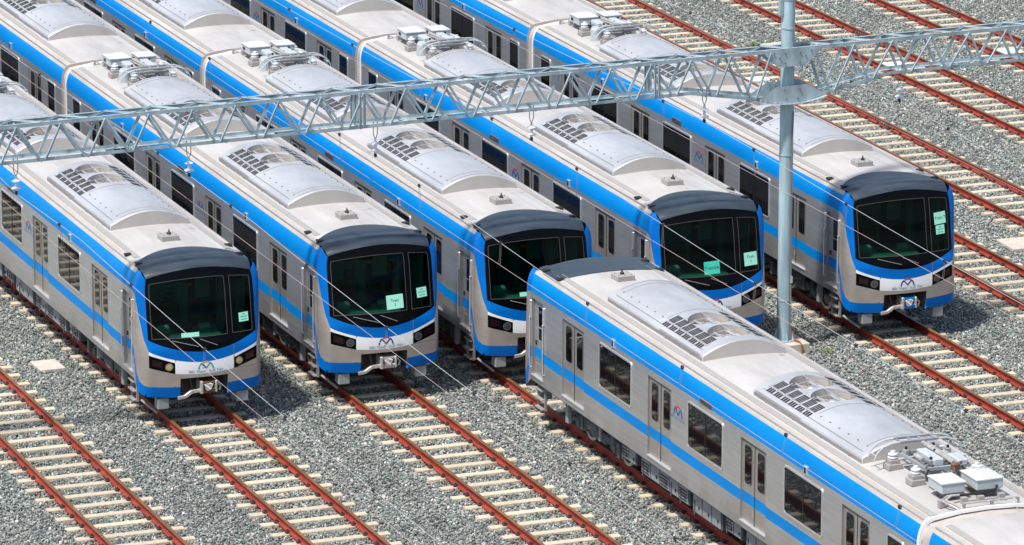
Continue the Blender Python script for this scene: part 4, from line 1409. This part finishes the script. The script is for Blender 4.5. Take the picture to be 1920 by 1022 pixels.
small = lambda h: [([(-.12, .14)], .022, h * .25), ([(-.34, .10), (.15, .34)], .022, -.005), ([(-.28, -.02), (.04, .30)], .022, -h * .32)]
paper(0, 1.00, 2.47, 0.24, 0.21, small(.21), 'small pale green notice in the right pane of the far left train', tilt=.03)
paper(0, -.32, 2.20, 0.42, 0.10, [], 'narrow blank green slip low in the windscreen of the far left train')
paper(1, 0.28, 2.36, 0.42, 0.33, [('Train', .10, .0), ('2', .085, -.09)], 'pale green Train sheet in the large pane of the second train from the left', tilt=.03)
paper(1, 0.98, 2.50, 0.26, 0.23, small(.23), 'small pale green notice in the right pane of the second train from the left', tilt=.05)
paper(2, -.33, 2.22, 0.36, 0.10, [], 'narrow blank green slip low in the windscreen of the middle train')
paper(3, -.05, 2.33, 0.40, 0.31, [('Train5A', .115, -.04)], 'deep green Train5A sheet in the large pane of the train left of the mast', mat='paper_deep', tilt=.02)
paper(3, 1.00, 2.43, 0.36, 0.32, [('Train', .10, .02), ('5', .085, -.08)], 'pale green Train sheet in the right pane of the train left of the mast', tilt=.02)
paper(4, 0.98, 2.93, 0.33, 0.29, [('Train 7', .105, -.03)], 'pale green sign reading Train 7 in the right pane of the rightmost train', tilt=.05)
paper(4, 0.98, 2.65, 0.25, 0.22, small(.22), 'small green notice taped right below the Train 7 sign', tilt=.03)

# ------------------------------------------------------------------ overhead gantry
PX, PY = 15.07, 1.24
def TY(x): return PY + 0.055 * (x - PX)
ZT, ZB = 7.47, 6.58
def zlow(x):
    a = abs(x - PX)
    return ZB - 0.36 * max(0, 1 - max(0, a - 0.6) / 2.1)
gan = bpy.data.objects.new('overhead_gantry', None)
col.objects.link(gan)
gan.location = (PX, PY, -0.1)
tag(gan, 'grey lattice gantry beam across the yard on a round steel mast', 'gantry')
def G(x, y, z): return (x - PX, y - PY, z + 0.1)
mb = MB()
mb.tube([G(PX, PY, z) for z in (0.19, 3, 6, 9, 13)], [.168, .166, .164, .162, .16], M['pole'], n=28)
for z in (1.2, 4.8, 7.9, 8.6):
    mb.tube([G(PX, PY, z), G(PX, PY, z + .035)], .176, M['galv'], n=28)
mb.lathe(G(PX, PY, 0.20), [(.27, 0), (.27, .03), (.18, .03), (.18, .10)], M['galv'], n=20)
for k in range(8):
    an = 2 * pi * k / 8
    vx, vy = math.cos(an), math.sin(an)
    p0 = Vector(G(PX, PY, .23)); a_, b_ = Vector((vx * .165, vy * .165, 0)), Vector((vx * .27, vy * .27, 0))
    mb.face([p0 + a_, p0 + b_, p0 + a_ + Vector((0, 0, .34))], M['pole'])
obj('mast', mb.mesh('mast', smooth=True), gan)
mb = MB()
mb.tube([G(PX + .10, PY - .165, z) for z in (0.0, 2.0)] + [G(PX + .06, PY - .17, 4), G(PX + .10, PY - .165, 5.9)], .016, M['ac_seam'], n=6)
mb.box(G(PX + .10, PY - .185, 1.75), (0.05, 0.04, 0.16), M['alu'])
mb.tube([G(PX + .17, PY - .15, 0.45), G(PX + .20, PY - .22, 0.25), G(PX + .25, PY - .40, 0.24), G(PX + .27, PY - .49, .18), G(PX + .29, PY - .50, -.10)], .022, M['rust_pipe'], n=7)
mb.box(G(PX - .20, PY - .02, 8.6), (0.10, 0.12, 0.75), M['galv'], bevel=.01)
obj('conduit', mb.mesh('conduit'), gan)
mb = MB()
mb.box((0.10, -0.04, -.02), (0.80, 0.84, 0.64), M['concrete'], bevel=.02)
obj('foundation', mb.mesh('foundation'), gan)
def angle(mb, a, b, w, mat, flip=1):
    """an L-section bar between two points"""
    a, b = Vector(a), Vector(b)
    t = (b - a).normalized()
    side = t.cross(Vector((0, 1, 0)))
    if side.length < .1: side = t.cross(Vector((0, 0, 1)))
    side.normalize(); other = t.cross(side).normalized()
    th = .008
    for (e1, e2) in ((side * w, other * th * flip), (other * w * flip, side * th)):
        q = [Vector((0, 0, 0)), e1, e1 + e2, e2]
        k = mb.mi(mat); i = len(mb.v)
        for p in (a, b):
            mb.v += [tuple(p + z) for z in q]
        for j in range(4):
            mb.f.append((i + j, i + (j + 1) % 4, i + 4 + (j + 1) % 4, i + 4 + j)); mb.m.append(k)
        mb.f.append((i, i + 1, i + 2, i + 3)); mb.m.append(k)
        mb.f.append((i + 7, i + 6, i + 5, i + 4)); mb.m.append(k)
HWD = 0.27
X0, X1 = -12.0, 42.0
PNL = 1.045
nodes = []
x = PX - 0.98
xsL = [x - PNL * k for k in range(25)]
xsR = [PX + 0.98 + PNL * k for k in range(24)]
chords = {}
for nm, sgn, top in (('top_chord', -1, True), ('top_chord', 1, True), ('bottom_chord', -1, False), ('bottom_chord', 1, False)):
    mb = MB()
    xs = lin(X0, PX - 2.7, 4) + [PX - .6, PX + .6] + lin(PX + 2.7, X1, 4)
    for a in range(len(xs) - 1):
        P0 = G(xs[a], TY(xs[a]) + sgn * HWD, ZT if top else zlow(xs[a]))
        P1 = G(xs[a + 1], TY(xs[a + 1]) + sgn * HWD, ZT if top else zlow(xs[a + 1]))
        p0, p1 = Vector(P0), Vector(P1)
        t = (p1 - p0).normalized()
        w = .08
        n1 = Vector((0, -sgn, 0)); n2 = Vector((0, 0, -1 if top else 1))
        for e1, e2 in ((n1 * w, n2 * .009), (n2 * w, n1 * .009)):
            q = [Vector((0, 0, 0)), e1, e1 + e2, e2]
            k = mb.mi(M['galv']); i = len(mb.v)
            for p in (p0, p1):
                mb.v += [tuple(p + z) for z in q]
            for j in range(4):
                mb.f.append((i + j, i + (j + 1) % 4, i + 4 + (j + 1) % 4, i + 4 + j)); mb.m.append(k)
    obj(nm, mb.mesh(nm), gan)
# web members: V pattern on front and back face
dmesh_n = 0
for xs in (xsL, xsR):
    dirn = -1 if xs is xsL else 1
    for k in range(len(xs) - 1):
        xb = xs[k]; xa = xb - dirn * 0.38; xc = xb + dirn * 0.66
        if k == 0: xa = xb - dirn * .40
        for sgn in (-1, 1):
            for (q0, q1) in ((xa, xb), (xc, xb + dirn * .14)):
                mb = MB()
                angle(mb, G(q0, TY(q0) + sgn * (HWD - .01), ZT - .05), G(q1, TY(q1) + sgn * (HWD - .01), zlow(q1) + .05), .056, M['galv'], -sgn)
                obj('web_brace', mb.mesh('web_brace'), gan)
mb = MB()
xx = lin(X0, X1, int((X1 - X0) / .55))
for k in range(len(xx) - 1):
    s = 1 if k % 2 else -1
    a, b = xx[k], xx[k + 1]
    for zz, w in ((ZT - .012, .036),):
        mb = MB()
        angle(mb, G(a, TY(a) - s * (HWD - .03), zz), G(b, TY(b) + s * (HWD - .03), zz), w, M['galv'])
        obj('top_lacing', mb.mesh('top_lacing'), gan)
    if k % 2:
        mb = MB()
        za, zb2 = zlow(a) + .02, zlow(b) + .02
        angle(mb, G(a, TY(a) - HWD + .03, za), G(a, TY(a) + HWD - .03, za), .05, M['galv'])
        obj('bottom_strut', mb.mesh('bottom_strut'), gan)
for xv in (PX - 11.1, PX - 3.6, PX + 6.85):
    for sgn in (-1, 1):
        mb = MB()
        for q in (-.05, .05):
            angle(mb, G(xv + q, TY(xv) + sgn * (HWD - .015), ZT - .05), G(xv + q, TY(xv) + sgn * (HWD - .015), ZB + .05), .07, M['galv'], -sgn)
        obj('splice_post', mb.mesh('splice_post'), gan)
# gusset plates at the mast
for sgn in (-1, 1):
    mb = MB()
    y = TY(PX) + sgn * (HWD + .004)
    pl = [(-.78, ZT), (.78, ZT), (.72, ZT - .12), (.42, ZT - .40), (.28, ZT - .44), (-.28, ZT - .44), (-.42, ZT - .40), (-.72, ZT - .12)]
    for yy, rev in ((y - .007, 0), (y + .007, 1)):
        q = [G(PX + a, yy + .06 * a, b) for a, b in pl]
        mb.face(q[::-1] if rev else q, M['galv'])
    for a, b in ((-.2, -.1), (.2, -.1), (-.2, -.34), (.2, -.34), (-.5, -.08), (.5, -.08), (.35, -.2), (-.35, -.2)):
        mb.tube([G(PX + a, y - .007 + .06 * a, ZT + b), G(PX + a, y - .03 + .06 * a, ZT + b)], .02, M['ac_seam'], n=6)
    obj('gusset_plate', mb.mesh('gusset_plate'), gan)
    mb = MB()
    pl = [(-.92, ZB - .30), (-.42, ZB - .02), (.42, ZB - .02), (.92, ZB - .30), (.5, ZB - .40), (.15, ZB - .44), (-.15, ZB - .44), (-.5, ZB - .40)]
    for yy, rev in ((y - .007, 0), (y + .007, 1)):
        q = [G(PX + a, yy + .06 * a, b) for a, b in pl]
        mb.face(q if rev else q[::-1], M['galv'])
    for a, b in ((-.2, -.10), (.2, -.10), (-.15, -.33), (.15, -.33)):
        mb.tube([G(PX + a, y - .007, ZB + b), G(PX + a, y - .03, ZB + b)], .022, M['ac_seam'], n=6)
    obj('gusset_plate', mb.mesh('gusset_plate'), gan)
mb = MB()
for a in range(14):
    q0, q1 = -.9 + 1.8 * a / 14, -.9 + 1.8 * (a + 1) / 14
    def zc(q): return ZB - .455 + .13 * (abs(q) / .9) ** 2
    mb.box(G(PX + (q0 + q1) / 2, PY, (zc(q0) + zc(q1)) / 2), (1.8 / 14 + .004, .72, .012), M['galv'], rot=(0, -math.atan2(zc(q1) - zc(q0), q1 - q0), 0))
    mb.tube([G(PX + (q0 + q1) / 2, PY - .345, zc(q0) - .02), G(PX + (q0 + q1) / 2, PY - .345, zc(q0) + .03)], .018, M['alu'], n=6)
obj('saddle_plate', mb.mesh('saddle_plate'), gan)

# ------------------------------------------------------------------ insulators and wires
INSX = [-4.28, -0.16, 4.42, 8.37, 12.87, 18.12]
WHERE = ['the far left train track edge', 'second', 'third', 'fourth', 'fifth', 'sixth']
mb = MB()
mb.tube([(-.05, 0, 0.55), (-.05, 0, .26), (-.02, 0, .17), (0, 0, .14)], .010, M['ac_seam'], n=6)
mb.tube([(.05, 0, 0.55), (.05, 0, .26), (.02, 0, .17), (0, 0, .14)], .010, M['ac_seam'], n=6)
mb.box((0, 0, .11), (.05, .05, .07), M['alu'], bevel=.01)
obj_hang = mb.mesh('hanger')
mb = MB()
mb.lathe((0, 0, -.20), [(.03, .28), (.035, .26), (.10, .235), (.105, .22), (.035, .20), (.035, .10), (.11, .07), (.115, .05), (.035, .03), (.03, 0)][::-1], M['ceramic'], n=16)
ins_body = mb.mesh('insulator_disc')
mb = MB()
mb.box((0, 0, -.25), (.05, .10, .09), M['black'], bevel=.015)
ins_clamp = mb.mesh('wire_clamp')
ILAB = ['white insulator hanging from the gantry beam at the left edge of the picture',
        'white insulator hanging from the beam over the gap beside the second train from the left',
        'white insulator hanging from the beam over the grille end of the middle train',
        'white insulator hanging from the beam over the train just left of the mast',
        'white insulator hanging from the beam next to the mast, over the rightmost train',
        'white insulator hanging from the beam over open ballast right of the mast']
for k, xi_ in enumerate(INSX):
    t = bpy.data.objects.new('insulator', None); col.objects.link(t)
    t.location = (xi_, TY(xi_), 6.10)
    tag(t, ILAB[k], 'insulator', 'insulators under the gantry beam')
    obj('hanger', obj_hang, t); obj('insulator_disc', ins_body, t); obj('wire_clamp', ins_clamp, t)
WLAB = ['pair of overhead wires crossing the windscreen of the far left train',
        'pair of overhead wires crossing the windscreen of the second train from the left',
        'pair of overhead wires crossing the middle train and the roof edge of the nearest train',
        'pair of overhead wires crossing the windscreen of the train left of the mast',
        'pair of overhead wires crossing the windscreen of the Train 7 train',
        'pair of overhead wires over the ballast right of the Train 7 train']
for k, xi_ in enumerate(INSX):
    tx = TRACKS[k][0]
    y0 = TY(xi_)
    t = bpy.data.objects.new('overhead_wires', None); col.objects.link(t)
    t.location = (tx, y0, 0)
    tag(t, WLAB[k], 'overhead wire', 'overhead wire pairs above the tracks')
    zi = 6.10 - .27
    def zm(y):     # messenger sags away from the support
        a = abs(y - y0)
        return 5.455 + (zi - 5.455) * ((a - 21.0) / 21.0) ** 2
    zc = 5.12
    mb = MB()
    ys = lin(y0 - 44, y0, 22) + lin(y0, y0 + 44, 22)[1:]
    def xm(y): return xi_ - tx + (tx - xi_) * min(1, abs(y - y0) / 4)
    mb.tube([(xm(y), y - y0, zm(y)) for y in ys], .0062, M['wire'], n=5)
    obj('messenger_wire', mb.mesh('messenger_wire'), t)
    mb = MB()
    mb.tube([(0.1 * math.sin((y - y0) / 30), y - y0, zc) for y in ys], .0046, M['copper'], n=5)
    obj('contact_wire', mb.mesh('contact_wire'), t)
    for j in range(-8, 9):
        y = y0 + (5.0 * j - (-2.3 if j < 0 else 2.3)) if j else None
        if y is None: continue
        mb = MB()
        xa, xb = xm(y), 0.1 * math.sin((y - y0) / 30)
        mb.tube([(xa - .012, 0, zm(y) - .02), (xb - .018, 0, zc + .01)], .0035, M['ac_seam'], n=4)
        mb.tube([(xa + .012, 0, zm(y) - .02), (xb + .018, 0, zc + .01)], .0035, M['ac_seam'], n=4)
        mb.box((xa, 0, zm(y)), (.055, .095, .075), M['black'], bevel=.014)
        mb.box((xb, 0, zc + .012), (.018, .03, .02), M['ac_seam'])
        obj('dropper', mb.mesh('dropper'), t, (0, y - y0, 0))

# ------------------------------------------------------------------ small ground things
def slab(x, y, w, l, rz, label, mat='concrete'):
    mb = MB()
    mb.box((0, 0, -.02), (w, l, .09), M[mat], bevel=.012)
    o = obj('cover_slab', mb.mesh('cover_slab'), None, (x, y, 0.0), rz)
    tag(o, label, 'concrete slab')
slab(-1.93, 6.2, 0.62, 0.85, 0.03, 'pale square concrete slab on the ballast left of the far left train')
slab(24.95, 8.2, 0.80, 1.1, -.04, 'pale concrete slab on the ballast at the right edge beside the empty tracks')
slab(29.0, 32.6, 0.9, 0.9, 0.1, 'worn concrete slab on the ballast with weeds beside it, top right')
slab(26.5, 28.6, 0.75, 0.5, 0, 'flat white plate between the rails just left of the mast top', 'white')
slab(31.2, 29.0, 0.75, 0.5, 0, 'flat white plate between the rails right of the mast, seen through the beam', 'white')
slab(35.35, 29.4, 0.75, 0.5, 0, 'flat white plate between the rails of the farthest track at right edge', 'white')
def weed(x, y, hgt, n, label, seed):
    rr = random.Random(seed)
    mb = MB()
    for k in range(n):
        an = rr.uniform(0, 2 * pi); le = rr.uniform(.06, .20) * hgt / .15; w = rr.uniform(.012, .03)
        bx, by = rr.gauss(0, .10), rr.gauss(0, .12)
        dx, dy = math.cos(an), math.sin(an)
        p0 = Vector((bx, by, 0)); p1 = p0 + Vector((dx * le * .5, dy * le * .5, le * .8)); p2 = p0 + Vector((dx * le, dy * le, le * .75))
        sd = Vector((-dy, dx, 0)) * w
        mb.face([p0 - sd * .4, p0 + sd * .4, p1 + sd, p1 - sd], M['leaf'])
        mb.face([p1 - sd, p1 + sd, p2], M['leaf'])
    o = obj('weed', mb.mesh('weed'), None, (x, y, -.03))
    tag(o, label, 'weed')
weed(28.45, 33.0, .12, 40, 'small green weed tuft left of the worn concrete slab', 1)
weed(29.75, 33.3, .10, 30, 'small green weed tuft right of the worn concrete slab', 2)
weed(0.75, -3.2, .07, 45, 'tiny yellowish weed between the sleepers in front of the far left train', 3)
weed(6.9, -13.2, .09, 45, 'thin green weed on the ballast left of the nearest train', 4)
weed(15.9, 0.6, .07, 30, 'green weed at the foot of the mast', 5)
